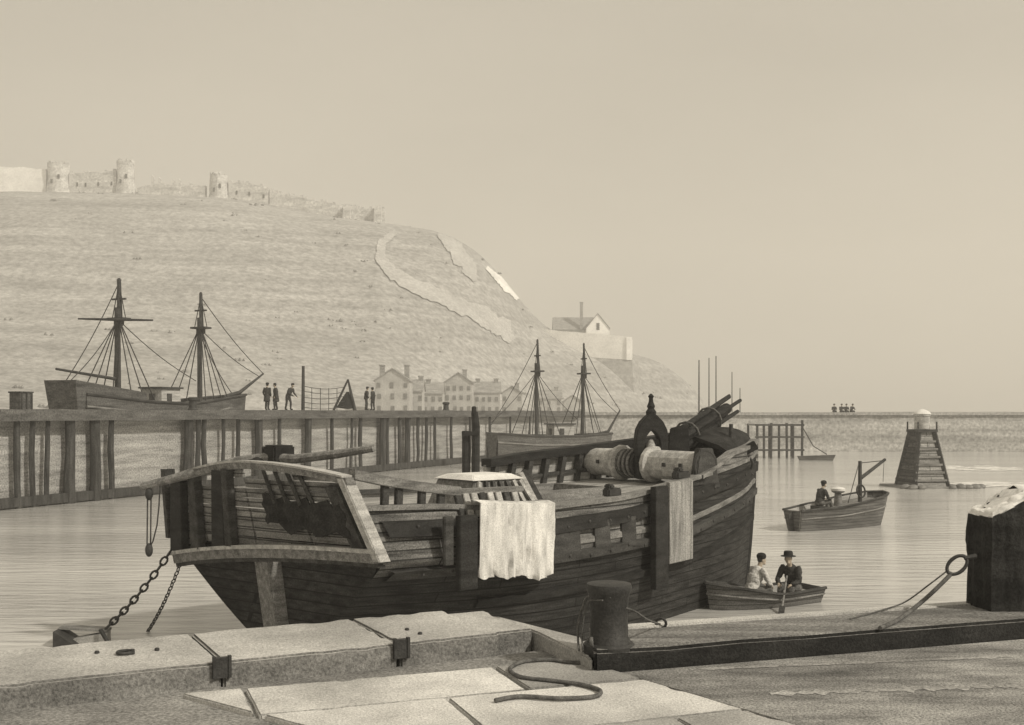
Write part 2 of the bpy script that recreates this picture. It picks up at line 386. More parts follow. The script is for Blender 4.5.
# ------------------------------------------------------------------ castle on the crest
def cz(px): 
    Y = CY-2
    return hill(px, Y), Y
def tower(px, w, top, label):
    z, Y = cz(px); X = (px-512)/F*Y; r = w/F*Y/2; h = EYE+(HY-top)/F*Y-z
    t_ = MB(); t = thing('castle_tower', label, 'tower', (X,Y,z-1), 0, 'towers of the castle wall')
    t_.lathe((0,0,0), [(r*1.28,0),(r*1.08,h*.3),(r,h*.6),(r*.98,h+1)], 14)
    m = t_
    for k in range(12):
        if random.random() < .7:
            a = k*math.pi/6; m.box((r*.82*math.cos(a), r*.82*math.sin(a), h+1+.35), (1.1,1.1,.9+random.random()*.6), Matrix.Rotation(a,3,'Z'))
    [v.__iadd__(Vector((noise.noise(v*.35),noise.noise(v*.35+Vector((5,0,0))),.8*noise.noise(v*.6+Vector((0,9,0)))))*.55) for v in t_.v]; m.build('masonry', 'castle', t, smooth=25)
    for dx, zz in ((-.3,.45),(.35,.62)):
        MB().box((dx*r, -r*.96, h*zz), (.7,.5,1.5)).build('window', 'castle_dark', t)
    return t
tower(59, 21, 165, 'broad round castle tower at the left end of the ridge')
tower(126, 17, 163, 'tall round castle tower in the middle of the ridge wall')
tower(219, 18, 176, 'round castle tower where the wall turns downhill')
def cwall(pts, label, m='castle', th=2.2, cren=True, name='castle_wall', slits=0):
    "pts: (px, top py)"
    x0 = pts[0][0]; z0, Y0 = cz(x0); org = Vector(((x0-512)/F*Y0, Y0, z0))
    t = thing(name, label, 'wall', org)
    b = MB(); c = MB(); dense = []
    for (ax, ay), (bx, by) in zip(pts, pts[1:]):
        n = max(1, int(abs(bx-ax)/4))
        dense += [(ax+(bx-ax)*k/n, ay+(by-ay)*k/n) for k in range(n)]
    dense.append(pts[-1])
    prof = []
    for x, y in dense:
        z, Y = cz(x); prof.append((Vector(((x-512)/F*Y, Y-1, z-2))-org, EYE+(HY-y)/F*Y-z+2+jit(.35)))
    rows = [[p for p, h in prof], [p+Vector((0,0,h)) for p, h in prof]]
    b.slab(rows, (0,th,0))
    if cren:
        for i, (p, h) in enumerate(prof[:-1]):
            if random.random() < .75:
                q = (p+prof[i+1][0])/2; hh = (h+prof[i+1][1])/2
                b.box(q+Vector((0,th/2,hh+.35)), (.95,th*.7,1.1))
    b.build('masonry', m, t, smooth=0)
    for k in range(slits):
        p, h = prof[2+int((len(prof)-4)*k/max(1,slits-1))]
        MB().box(p+Vector((0,-.05,h*.55)), (.6,.4,1.4)).build('window', 'castle_dark', t)
    return t
cwall([(-30,168),(20,168),(47,170)], 'whitewashed castle wall at the far left end of the ridge', 'castle_white', cren=False)
cwall([(70,174),(95,173),(117,172)], 'crenellated castle wall between the two left towers', slits=4)
cwall([(229,183),(250,184),(269,187)], 'crenellated castle wall stepping down right of the third tower', slits=3)
cwall([(270,191),(300,198),(328,203),(345,207),(385,210)], 'long low castle wall descending the right end of the ridge', cren=True)
cwall([(138,188),(160,184),(180,186),(206,186)], 'ruined low castle wall below standing stone stubs', cren=False)
for px, w, top, lb in ((153,3,174,'first thin ruined pillar right of the middle castle tower'),(160,2.4,176,'short ruined pillar paired beside the first one on the ridge'),(174,3.2,178,'third thin ruined pillar on the castle ridge'),(180,2.4,178,'fourth thin ruined pillar on the castle ridge'),(191,5,181,'stub of ruined wall nearest the third castle tower')):
    z, Y = cz(px); h = EYE+(HY-top)/F*Y-z; w2 = w/F*Y
    o = MB().hexa([(-w2*.6,-.7,-1),(w2*.6,-.7,-1),(w2*.6,.7,-1),(-w2*.6,.7,-1)], [(-w2*.4,-.5,h),(w2*.45,-.5,h-.8),(w2*.45,.5,h-.6),(-w2*.4,.5,h+.2)]).build('ruined_pillar', 'castle', smooth=0)
    o.location = ((px-512)/F*(Y+2), Y+2, z); tag(o, lb, 'ruin', 'ruined pillars on the castle ridge')
for px, top, lb in ((347,206,'square stone buttress on the descending castle wall'),(378,207,'square stone buttress ending the castle wall')):
    z, Y = cz(px); h = EYE+(HY-top)/F*Y-z
    o = MB().hexa([(-1.6,-1.6,-2),(1.6,-1.6,-2),(1.6,1.6,-2),(-1.6,1.6,-2)], [(-1.2,-1.2,h),(1.2,-1.2,h),(1.2,1.2,h),(-1.2,1.2,h)]).build('buttress', 'castle', smooth=0)
    o.location = ((px-512)/F*(Y-2.5), Y-2.5, z); tag(o, lb, 'buttress', 'buttresses of the castle wall')

# ------------------------------------------------------------------ house on its terrace
def terrace():
    t = thing('terrace_wall', 'long whitewashed retaining wall below the white gabled house', 'wall', P(575,345,402))
    o = t.location.copy()
    pts = [(470,318,330,416),(500,322,336,413),(530,327,344,410),(560,331,352,406),(600,334,355,402),(632,337,357,399)]
    top = [P(x,a,Y)-o for x,a,b_,Y in pts]; bot = [P(x,b_+3,Y)-o for x,a,b_,Y in pts]
    MB().slab([bot, top], (0,3,0)).build('wall_face', 'castle_white', t, smooth=0)
    tp_ = [p+Vector((0,.3,.4)) for p in bot]; bank = [[p+Vector((.3*k*.2,-15*k/6+.3*noise.noise(p*.2+Vector((k,0,0))),-32*k/6)) for p in tp_+[tp_[-1]+Vector((2.2,3,-1)),tp_[-1]+Vector((5,12,-4))]] for k in range(7)]
    MB().grid(bank).build('grass_bank', 'grass', t)
    e = pts[-1]; r = [P(e[0],e[2]+3,e[3])-o, P(e[0],e[1],e[3])-o]
    MB().slab([r, [r[0]+Vector((2.5,22,0)), r[1]+Vector((2.5,22,0))]], (-2,0,0)).build('return_wall', 'castle_white', t, smooth=0)
    m = MB(); tp = [p+Vector((0,.5,-.5)) for p in top]; m.slab([tp, [p+Vector((0,26,0)) for p in tp]], (0,0,-1)); m.build('terrace', 'track', t, smooth=0)
terrace()
def gable_house(name, label, px, py, Y, w, d, h, rh, wall, roof, gable_front=True, chim=((.0,.0),), wins=(), group=None, base=2, rz=0):
    "w across, d deep, walls h, ridge rh above; origin at base centre"
    o = P(px, py, Y); t = thing(name, label, 'house', o, rz, group)
    w2, d2 = w/2, d/2
    m = MB()
    if gable_front:
        m.prism([(-w2,-d2,-base),(w2,-d2,-base),(w2,-d2,h),(0,-d2,h+rh),(-w2,-d2,h)], (0,d,0))
        r = [[(-w2-.3,-d2-.35,h-.25),(-w2-.3,d2+.35,h-.25)],[(0,-d2-.35,h+rh+.1),(0,d2+.35,h+rh+.1)],[(w2+.3,-d2-.35,h-.25),(w2+.3,d2+.35,h-.25)]]
    else:
        m.prism([(-w2,-d2,-base),(-w2,d2,-base),(-w2,d2,h),(-w2,0,h+rh),(-w2,-d2,h)], (w,0,0))
        r = [[(-w2-.3,-d2-.3,h-.25),(w2+.3,-d2-.3,h-.25)],[(-w2-.3,0,h+rh+.1),(w2+.3,0,h+rh+.1)],[(-w2-.3,d2+.3,h-.25),(w2+.3,d2+.3,h-.25)]]
    m.build('wall', wall, t, smooth=0)
    ro = MB().slab(r, (0,0,.28)).build('roof', roof, t, smooth=0)
    for cx, cy, ch in chim:
        MB().box((cx*w2, cy*d2, h+ch/2), (1.1,1.1,ch)).box((cx*w2, cy*d2, h+ch+.15), (1.35,1.35,.3)).build('chimney', roof, ro, smooth=0)
    for wx, wz, ww, wh in wins:
        MB().box((wx*w2+jit(.15), -d2-.03, wz*h), (ww,.2,wh*random.uniform(.8,1.1))).build('window', 'town_window' if name == 'town_house' else 'castle_dark', t, smooth=0)
    return t
gable_house('cottage', 'small house with white gable and tall chimney on the terrace', 597, 334, 414, 8.6, 8, 1.8, 5.4, 'castle_white', 'house_roof', True, ((-1.35,.2,10),), ((0,1.4,1.1,2.4),))
gable_house('cottage_range', 'long low pitched range of the house beside the white gable', 573, 334, 419, 15, 8, 1.4, 4.6, 'house_wall', 'house_roof', False, (), ())

# town at the hill foot
TG = 'houses of the old town at the foot of the hill'
W2 = lambda n, rowz, ww=.8, wh=1.2: tuple((-.75+1.5*k/(max(1,n-1)), z, ww, wh) for z in rowz for k in range(n))
def ty(px): return YF(px)+5
hs = [(394,34,370,True,((-.7,.1,4.2),(.75,.1,3.6)),W2(3,(.3,.6,.88)),'tallest gabled town house with two chimneys, left end of the town',26),
 (417,13,381,False,((.6,0,4),),W2(2,(.4,.75)),'narrow town house against the tallest gabled one',28),
 (434,19,384,False,((-.6,0,3.6),),W2(3,(.4,.78)),'low wide town house under the pale track',22),
 (459,28,374,True,((.4,.1,4.5),),W2(4,(.3,.6,.85)),'gabled town house in the middle of the town row',25),
 (487,26,383,False,((-.7,0,3.4),(.7,0,3.4)),W2(4,(.4,.75)),'town house with chimneys at both ends of its ridge',22),
 (512,20,387,True,((.5,.1,3.6),),W2(2,(.4,.8)),'small gabled town house left of the nearer brig masts',20),
 (549,24,391,False,((.6,0,3.2),),W2(3,(.5,.8)),'town house seen between the two masts of the moored brig',19),
 (572,18,396,True,(),W2(2,(.5,)),'last small town house at the right end of the row',17)]
for px, wpx, top, gf, chs, wins, lb, yy in hs:
    Y = ty(px); w = wpx/F*Y; hh = (HY+8-top)/F*Y; rh = w*.32 if gf else hh*.26; h = hh-rh
    gable_house('town_house', lb, px, HY+8, Y, w, 8, h, rh, 'house_wall', 'house_roof', gf, tuple((a,b_,rh+.9) for a,b_,c in chs), wins, TG, base=4)

# ------------------------------------------------------------------ left timber pier and far breakwater
PA = Vector((-23.05,51,0)); PD = Vector((17,41,0)).normalized(); PN = Vector((-PD.y,PD.x,0))   # PN: away from the viewer
def pier_t(px):
    k = (px-512)/F
    return (k*PA.y-PA.x)/(PD.x-k*PD.y)
pier = thing('timber_pier', 'long timber pier on dark piles running back on the left', 'pier', PA, math.atan2(PD.y,PD.x))
T1 = 80.
# local: x along pier, y away from the viewer, z up
m = MB(); rows = [[(x,.5+.05*noise.noise(Vector((x,0,0))),z) for x in np.linspace(-40,T1,160)] for z in (-1,1.2,2.6,4.15)]
m.slab(rows, (0,.2,0)); m.build('planking', 'pier_wall', pier, smooth=0)
m = MB(); rows = [[(x,-.35,4.62+.07*noise.noise(Vector((x*.3,0,5)))) for x in np.linspace(-40,T1,120)], [(x,2.6,4.62) for x in np.linspace(-40,T1,120)]]
m.slab(rows, (0,0,-.55)); m.build('pier_deck', 'pier_deck', pier, smooth=0)
MB().bar((-40,.1,.3),(T1,.1,.3),.3,.45).build('waling', 'pile', pier)
pxs = [18,34,48,71,95,113,190,200,205,224,240,259,281,309,333,352,362,384,388,401,408,418,427,436,452,470,490,510,530]
for i, px in enumerate(pxs):
    x = pier_t(px+jit(1)); thick = .26 if px in (71,95,190,259,309,384,408) else .11+random.random()*.06
    zt = 4.1; zb = -1
    MB().tube([(x+jit(.18),.1,zb),(x+jit(.1),.06,zt*.3),(x+jit(.08),.08,zt*.62),(x,.05,zt)], [thick*random.uniform(.9,1.2),thick*random.uniform(.85,1.1),thick*random.uniform(.85,1.1),thick*random.uniform(.8,1)], 8).build('pile', 'pile', pier)
def pier_pt(px, back=1.2, z=4.62):
    k = (px-512)/F; o = PA+PN*back; q = o+PD*((k*o.y-o.x)/(PD.x-k*PD.y)); return Vector((q.x,q.y,z))
# breakwater across the harbour mouth
c = PA+PD*T1
bwk = thing('breakwater', 'long low stone breakwater closing the harbour on the right', 'breakwater', (c.x-1, c.y, 0))
m = MB(); xs = np.linspace(0,220,90)
rows = [[(x,-.9+.002*x+jit(.15),-1) for x in xs],[(x,-.55+jit(.12),1.6) for x in xs],[(x,-.2+jit(.1),3.2) for x in xs],[(x,0,4.5+jit(.04)) for x in xs]]
m.slab(rows, (0,6,0)); m.build('wall_face', 'breakwater', bwk, smooth=0)
MB().bar((0,.1,4.3),(220,.1,4.3),.9,.32).build('parapet', 'breakwater', bwk, smooth=0)

# ------------------------------------------------------------------ people
def remesh(mb, vox, name, m, parent=None, smooth_it=4, fold=0):
    o = mb.build('tmp', m, None, smooth=0)
    md = o.modifiers.new('r', 'REMESH'); md.mode = 'VOXEL'; md.voxel_size = vox
    sm = o.modifiers.new('s', 'SMOOTH'); sm.iterations = smooth_it; sm.factor = .4
    dg = bpy.context.evaluated_depsgraph_get(); dg.update()
    me = bpy.data.meshes.new_from_object(o.evaluated_get(dg)); me.name = name
    old = o.data; bpy.data.objects.remove(o); bpy.data.meshes.remove(old)
    if fold:
        for v in me.vertices: v.co += v.normal*(fold*noise.noise(Vector((v.co.x*9,v.co.y*9,v.co.z*14)))+fold*.5*noise.noise(v.co*26))
    me.polygons.foreach_set('use_smooth', [True]*len(me.polygons))
    if not me.materials: me.materials.append(M[m])
    q = bpy.data.objects.new(name, me); COL.objects.link(q)
    if parent: q.parent = parent
    return q
def limb(mb, a, b, ra, rb, n=10):
    a, b = Vector(a), Vector(b)
    mb.tube([a, a.lerp(b,.35), a.lerp(b,.7), b], [ra, ra*.7+rb*.3+.004, ra*.35+rb*.65, rb], n); mb.ball(a, ra*1.0, n, 7); mb.ball(b, rb*1.0, n, 7)
def hand(mb, w, d, up, side=1):
    "palm and five fingers curling from the wrist w along d"
    w = Vector(w); d = Vector(d).normalized(); up = Vector(up); up = (up-d*up.dot(d)).normalized(); s = d.cross(up)*side
    mb.ball(w+d*.045, (.042,.042,.03), 10, 7)
    for k, l in enumerate((.062,.074,.078,.066)):
        o = w+d*.07+s*(.03-.02*k)
        mb.tube([o, o+d*l*.5-up*.012, o+d*l*.75-up*.04], [.0105,.0095,.008], 7)
    o = w+d*.03+s*.035
    mb.tube([o, o+d*.03+s*.025-up*.012, o+d*.055+s*.022-up*.035], [.012,.0105,.009], 7)
def person(label, loc, rz, J, shirt='shirt', hat='cap', vox=.02, hands=True, group=None, coat_long=False, trousers='trousers'):
    """J: pelvis, chest, neck, head centre, (shoulder, elbow, wrist)x2, (hip, knee, ankle, toe)x2; faces +x"""
    t = thing('person', label, 'person', loc, rz, group)
    V = Vector
    pe, ch, ne, he = map(V, (J['pelvis'], J['chest'], J['neck'], J['head']))
    face = V(J.get('face', (1,0,0))).normalized()
    def trunk(mb, g):
        mb.tube([pe-(ch-pe)*.25, pe, pe.lerp(ch,.5), ch, ch.lerp(ne,.6), ne], [.1+g,.15+g,.135+g,.16+g,.12+g,.062+g], 14)
    body = MB(); trunk(body, 0)
    body.tube([ch.lerp(ne,.6), ne, ne.lerp(he,.6)], [.07,.058,.06], 10)
    body.ball(he, (.09,.078,.118), 14, 10)
    sd_ = V((0,0,1)).cross(face).normalized()
    body.ball(he+face*.088-V((0,0,.012)), (.024,.016,.028), 8, 6)       # nose
    body.ball(he+face*.055-V((0,0,.075)), (.045,.045,.035), 8, 6)       # jaw
    body.ball(he+face*.085-V((0,0,.052)), (.012,.022,.008), 8, 5)       # mouth
    for k in (-1,1):
        body.ball(he+sd_*.078*k-V((0,0,.01)), (.022,.014,.034), 8, 6)   # ears
        body.ball(he+face*.077+sd_*.032*k+V((0,0,.016)), .014, 8, 6)    # eyes
    cl = MB(); trunk(cl, .022)
    for side, sk in ((1,'L'),(-1,'R')):
        sh, el, wr = map(V, J['arm'+sk]); limb(body, sh, el, .055,.042); limb(body, el, wr, .042,.028)
        limb(cl, sh, el, .078,.062); limb(cl, el, el.lerp(wr,.85), .062,.046)
        if hands: hand(body, wr, (wr-el), (0,0,1), side)
        else: hand(body, wr, (wr-el), (0,0,1), side)
    tr = MB()
    for sk in 'LR':
        hp, kn, an, to = map(V, J['leg'+sk]); limb(body, hp, kn, .085,.058); limb(body, kn, an, .058,.038); limb(body, an, to, .045,.035)
        limb(tr, hp, kn, .108,.076); limb(tr, kn, an-(an-kn)*.06, .076,.06)
    tr.ball(pe, (.175,.175,.14), 12, 8)
    if coat_long: cl.tube([pe+(ch-pe)*.2, pe-V((0,0,.12)), pe-V((0,0,.38))], [.17,.2,.22], 14)
    remesh(body, vox, 'body', 'skin', t)
    remesh(cl, vox, 'shirt' if shirt == 'shirt' else 'coat', shirt, t, fold=.02)
    remesh(tr, vox, 'trousers', trousers, t, fold=.014)
    bo = MB()
    for sk in 'LR':
        hp, kn, an, to = map(V, J['leg'+sk]); limb(bo, an, to, .058,.046)
    remesh(bo, vox, 'boots', 'hat', t)
    h = MB(); tp = he+V((0,0,.045))-face*.012
    if hat == 'cap':
        h.lathe(tp, [(.098,-.02),(.112,.02),(.112,.06),(.08,.1),(.03,.115)], 14)
    elif hat == 'brim':
        h.lathe(tp, [(.175,.008),(.18,.018),(.11,.03),(.103,.11),(.085,.135),(.03,.14)], 16)
    else:
        h.lathe(tp, [(.1,-.01),(.106,.03),(.09,.085),(.04,.11)], 14)
    h.build('hat', 'hat', t)
    hr = MB(); hr.ball(he-face*.022+V((0,0,.012)), (.088,.086,.108), 12, 8); hr.build('hair', 'coat', t)
    return t
def standing(lean=0, stride=.08, armsf=.1):
    z = 1.0
    return dict(pelvis=(0,0,.93), chest=(.02+lean*.5,0,1.26), neck=(.03+lean,0,1.48), head=(.06+lean*1.2,0,1.64),
        armL=((.02+lean*.8,.2,1.4),(-.02+lean,.27,1.12),(armsf+lean,.24,.88)), armR=((.02+lean*.8,-.2,1.4),(-.02+lean,-.27,1.12),(armsf*1.4+lean,-.22,.9)),
        legL=((0,.1,.9),(.03+stride,.11,.5),(stride,.12,.08),(stride+.15,.13,.05)), legR=((0,-.1,.9),(.02-stride*.3,-.11,.5),(-stride,-.12,.08),(-stride+.15,-.13,.05)))
def sitting(lean=0, reach=(.35,.1), kn=.42, ft=0):
    "seat surface at z=0; feet ft below"
    return dict(pelvis=(0,0,.11), chest=(.03+lean*.5,0,.44), neck=(.05+lean,0,.66), head=(.09+lean*1.15,0,.82),
        armL=((.03+lean*.85,.2,.58),(.12+lean,.27,.32),(reach[0]+lean,.16,reach[1]+.22)), armR=((.03+lean*.85,-.2,.58),(.12+lean,-.27,.32),(reach[0]+lean,-.16,reach[1]+.22)),
        legL=((.02,.1,.1),(.44,.13,.16),(.5,.13,-.2),(.63,.14,-.24)), legR=((.02,-.1,.1),(.42,-.14,.17),(.52,-.14,-.2),(.65,-.15,-.24)))

for px, back, rz, lb, J, ct in ((267,1.0,70,'dark coated man standing left of the pair on the timber pier',standing(0,.05),'coat'),
        (276,1.2,200,'taller dark figure facing his companion on the timber pier',standing(.02,.1),'coat'),
        (288,.9,-30,'stooping dark figure bent low at the pier edge beside two standing men',standing(.3,.12,.3),'coat'),
        (366,1.0,20,'left one of two small figures past the net frame on the pier',standing(.05,.08),'coat'),
        (373,1.4,160,'right one of two small figures past the net frame on the pier',standing(0,.05),'coat')):
    q = pier_pt(px, back); person(lb, q, R(rz), J, ct, 'cap' if px != 276 else 'round', .03, True, 'people on the timber pier', coat_long=px in (267,276), trousers='coat')
for px, lb, ln_ in ((834,'figure sitting apart, leftmost on the far breakwater',0),(841,'figure sitting first of the close three on the far breakwater',.1),(846,'figure sitting in the middle of the close three on the breakwater',.05),(851,'figure leaning forward, rightmost on the far breakwater',.22)):
    q = P(px, HY, c.y+.25); q.z = 4.47; person(lb, q, R(-90+ln_*80), sitting(ln_), 'coat', 'cap', .04, True, 'people on the far breakwater', trousers='coat')

# pier furniture
q = pier_pt(21, 1.2); t = thing('crate', 'tall wooden crate at the near left end of the timber pier', 'crate', q, math.atan2(PD.y,PD.x))
MB().box((0,0,.4), (.75,.7,.8)).build('box', 'pier_deck', t, smooth=0, bevel=.01)
for x in (-.3,0,.3): MB().box((x,-.37,.42), (.09,.05,.86)).build('batten', 'pile', t, smooth=0)
MB().box((0,0,.83), (.82,.78,.07)).build('lid', 'pile', t, smooth=0)
for px, lb in ((193,'squat iron bollard on the pier edge below the second mast'),(446,'small bollard at the far stretch of the timber pier')):
    q = pier_pt(px, .3); o = MB().lathe((0,0,0), [(.3,-.35),(.3,.05),(.24,.12),(.22,.5),(.3,.55),(.32,.68),(.2,.74)], 14).build('bollard', 'iron'); o.location = q; tag(o, lb, 'bollard', 'bollards on the timber pier')
# net frame: post, wires and the dark tripod
q = pier_pt(303, 2.2); fr = thing('net_frame', 'post and ropes with a net hung across the pier', 'net frame', q)
q2 = pier_pt(345, 2.0)-q
def zoff(py, o): return EYE-(py-HY)/F*o.y
MB().tube([(0,0,0),(.02,0,zoff(366,q)-4.62)], [.13,.1], 8).build('post', 'ship_spar', fr)
for a, b_ in ((386,387),(391,392),(397,396),(402,401),(407,406)):
    n = 12; m = MB(); za, zb = zoff(a,q)-4.62, zoff(b_,q+q2)-4.62
    m.tube([Vector((0,0,za)).lerp(Vector((q2.x,q2.y,zb)), k/n)-Vector((0,0,.18*math.sin(k/n*math.pi))) for k in range(n+1)], .022, 5).build('rope', 'rigging', fr)
for k in range(1,5):
    p = q2*(k/5); MB().tube([(p.x,p.y,0),(p.x,p.y,zoff(388,q+p)-4.62)], .025, 5).build('net_cord', 'rigging', fr)
q = pier_pt(346, 2.4); tp = thing('tripod', 'dark timber sheer legs draped with a tarpaulin on the pier', 'sheer legs', q)
top = Vector((.15,0,zoff(381,q)-4.62))
for b_ in ((-.95,.1,0),(.75,-.3,0),(.5,.8,0)): MB().tube([b_, top*1.05], [.1,.07], 7).build('leg', 'ship_spar', tp)
m = MB(); m.grid([[(-.75,.05,.2),(-.3,-.25,.15),(.2,-.4,.1),(.62,-.25,.15)],[(-.4,.05,.75),(-.12,-.15,.7),(.15,-.22,.7),(.42,-.12,.75)],[(.02,.02,1.4),(.07,-.05,1.4),(.15,-.06,1.4),(.24,0,1.4)]]); m.build('tarpaulin', 'canvas_dark', tp)

# ------------------------------------------------------------------ ships
def hull_fn(L, B, sheer, zmin=-.6):
    def b(x, z):
        u = x/L
        fb = math.sin(min(1, (1-u)/.38)*math.pi/2)**.8; fs = .72+.28*min(1, u/.25)
        k = max(0, min(1, (z-zmin)/1.6))**.55
        return B/2*fb*fs*(.35+.65*k if u > .12 else (.25+.75*k))
    return b
def ship(name, label, loc, rz, L, B, sh, masts, cat='ship', bowsprit=(2.2,1.1), boom=True, house=True, quarter=True, yards=True, group=None, rr=.03):
    t = thing(name, label, cat, loc, rz, group)
    bf = hull_fn(L, B, sh)
    xs = np.linspace(0, L, 22); m = MB()
    for sgn in (1,-1):
        rows = []
        for k in range(7):
            rows.append([(x+.06*L*(k/6)*max(0,x/L-.8)/.2, sgn*bf(x, -.6+(sh(x)+.6)*k/6), -.6+(sh(x)+.6)*k/6) for x in xs])
        m.grid(rows)
    m.add([(0,sgn*bf(0,z),z) for sgn, z in ((1,-.6),(-1,-.6),(-1,sh(0)),(1,sh(0)))], [(0,1,2,3)])
    h = m.build('hull', 'ship_hull', t)
    d = MB().grid([[(x, y*bf(x,sh(x))*.97, sh(x)-.45) for y in (-1,0,1)] for x in xs]); d.build('deck', 'wood_mid', t, smooth=0)
    for sgn in (1,-1):
        MB().tube([(x+.06*L*max(0,x/L-.8)/.2, sgn*bf(x,sh(x)), sh(x)) for x in xs], .09, 6).build('rail', 'wood_dark', t)
        MB().tube([(x, sgn*(bf(x,sh(x)-.7)+.02), sh(x)-.7) for x in xs], .07, 6).build('wale', 'wood_mid', t)
    if quarter:
        x1 = L*.28; q = MB(); w = bf(0,sh(0))
        q.hexa([(-.45,-w*.85,sh(0)-1.1),(x1,-bf(x1,2)*1.0,sh(x1)-.5),(x1,bf(x1,2)*1.0,sh(x1)-.5),(-.45,w*.85,sh(0)-1.1)],
               [(-.75,-w*.95,sh(0)+.75),(x1,-bf(x1,2),sh(x1)+.5),(x1,bf(x1,2),sh(x1)+.5),(-.75,w*.95,sh(0)+.75)]); q.build('quarterdeck', 'ship_hull', t, smooth=0)
    if house: 
        x = (masts[0][0]+masts[1][0])/2; z = sh(x)
        hh = MB().hexa([(x-.9,-.8,z-.5),(x+.9,-.8,z-.5),(x+.9,.8,z-.5),(x-.9,.8,z-.5)],[(x-.85,-.75,z+.9),(x+.85,-.75,z+.9),(x+.85,.75,z+.9),(x-.85,.75,z+.9)]).build('deckhouse', 'wood_pale', t, smooth=0)
        MB().box((x,0,z+.95), (2,1.8,.1)).build('roof', 'wood_dark', hh, smooth=0)
        MB().box((x-.2,-.8,z+.35), (.35,.1,.5)).build('window', 'castle_dark', hh, smooth=0); MB().box((x-.9,-.1,z+.35), (.12,.4,.5)).build('window', 'castle_dark', hh, smooth=0)
    if bowsprit:
        z = sh(L); MB().tube([(L-1.6,0,z-.2),(L+.2,0,z+.15),(L+bowsprit[0],0,z+bowsprit[1])], [.14,.13,.06], 8).build('bowsprit', 'ship_spar', t)
    for i, (x, ztop, r, zy, yl) in enumerate(masts):
        z0 = sh(x); zh = z0+(ztop-z0)*.66
        mm = MB().tube([(x,0,z0-1),(x-.05,0,zh+.7)], [r,r*.85], 8).build('mast', 'ship_spar', t)
        MB().tube([(x+.16,0,zh-.35),(x+.08,0,ztop-.1),(x+.08,0,ztop)], [r*.9,r*.6,r*.3], 8).build('topmast', 'ship_spar', mm)
        MB().box((x+.08,0,zh+.05), (.7,1.15,.12)).box((x+.08,0,zh-.15),(.3,.5,.35)).build('top_platform', 'ship_spar', mm)
        MB().box((x+.08,0,zh+1.35*(ztop-z0)/8), (.12,1.0*(1 if i == 0 else .9),.1)).build('crosstree', 'ship_spar', mm)
        if yl: MB().tube([(x-.25,-yl,zy-.12),(x-.25,0,zy),(x-.25,yl,zy+.14)], [.05,.09,.05], 7).build('yard', 'ship_spar', mm)
        for sgn in (1,-1):
            for k in range(4):
                xx = x-1.5+.95*k; yb = sgn*bf(max(.2,min(L-.3,xx)), sh(x)); 
                MB().tube([(x,sgn*.08,zh), (xx, yb, sh(xx)-.1)], rr, 4).build('shroud', 'rigging', t)
            MB().tube([(x+.08,0,ztop-.3), (x+.08,sgn*.5,zh+.05)], rr*.8, 4).build('topmast_shroud', 'rigging', t)
    a, b_ = masts[0], masts[1]
    za = sh(a[0])+(a[1]-sh(a[0]))*.66; zb = sh(b_[0])+(b_[1]-sh(b_[0]))*.66
    stays = [((a[0],0,za), (b_[0]-.4,0,sh(b_[0])+1.2)), ((b_[0],0,zb), (L+(bowsprit[0]*.85 if bowsprit else -.2),0,sh(L)+(bowsprit[1]*.85 if bowsprit else 0))),
             ((b_[0],0,zb-.4), (L-.6,0,sh(L))), ((a[0],0,a[1]-.4), (.1,.5,sh(0)+.6)), ((a[0],0,za), (-.4,-.4,sh(0)+.7))]
    if bowsprit: stays.append(((b_[0]+.08,0,b_[1]-.3), (L+bowsprit[0],0,sh(L)+bowsprit[1])))
    for p, q in stays:
        n = 8; p, q = Vector(p), Vector(q); MB().tube([p.lerp(q,k/n)-Vector((0,0,.25*math.sin(math.pi*k/n))) for k in range(n+1)], rr*.85, 4).build('stay', 'rigging', t)
    if boom: MB().tube([(a[0]-.2,0,sh(a[0])+1.25),(-1.0,0,sh(0)+1.35)], [.1,.07], 7).build('boom', 'ship_spar', t)
    return t
o_ = PA+PN*4.9
def br(px): k = (px-512)/F; return o_+PD*((k*o_.y-o_.x)/(PD.x-k*PD.y))
p0, p1, k0, k1 = br(70), br(238), br(118), br(200); d = p1-p0; L1 = d.length
m0, m1 = (k0-p0).length, (k1-p0).length; tz = lambda py, q: EYE+(HY-py)/F*q.y
ship('brig', 'two masted brig with bare yards berthed behind the timber pier', p0, math.atan2(d.y,d.x), L1, 3.3, tab([0,L1*.3,L1*.55,L1],[5.5,5.1,5.0,5.7]),
     [(m0,tz(278,k0),.19,tz(320,k0),2.75),(m1,tz(292,k1),.17,tz(318,k1),0)], bowsprit=(2.9,1.5), rr=.033)
p0 = P(492,HY,86); p0.z = 0; p1 = P(606,HY,90); p1.z = 0; d = p1-p0; L2 = d.length
ship('schooner', 'two masted vessel lying beyond the black barge, paler town behind it', p0, math.atan2(d.y,d.x), L2, 3.4, tab([0,L2*.3,L2*.7,L2],[2.85,2.62,2.58,2.75]),
     [(L2*.38,10.3,.15,8,.0),(L2*.79,10.1,.14,8,.0)], bowsprit=(1.3,1.9), boom=False, house=True, quarter=False, rr=.035)
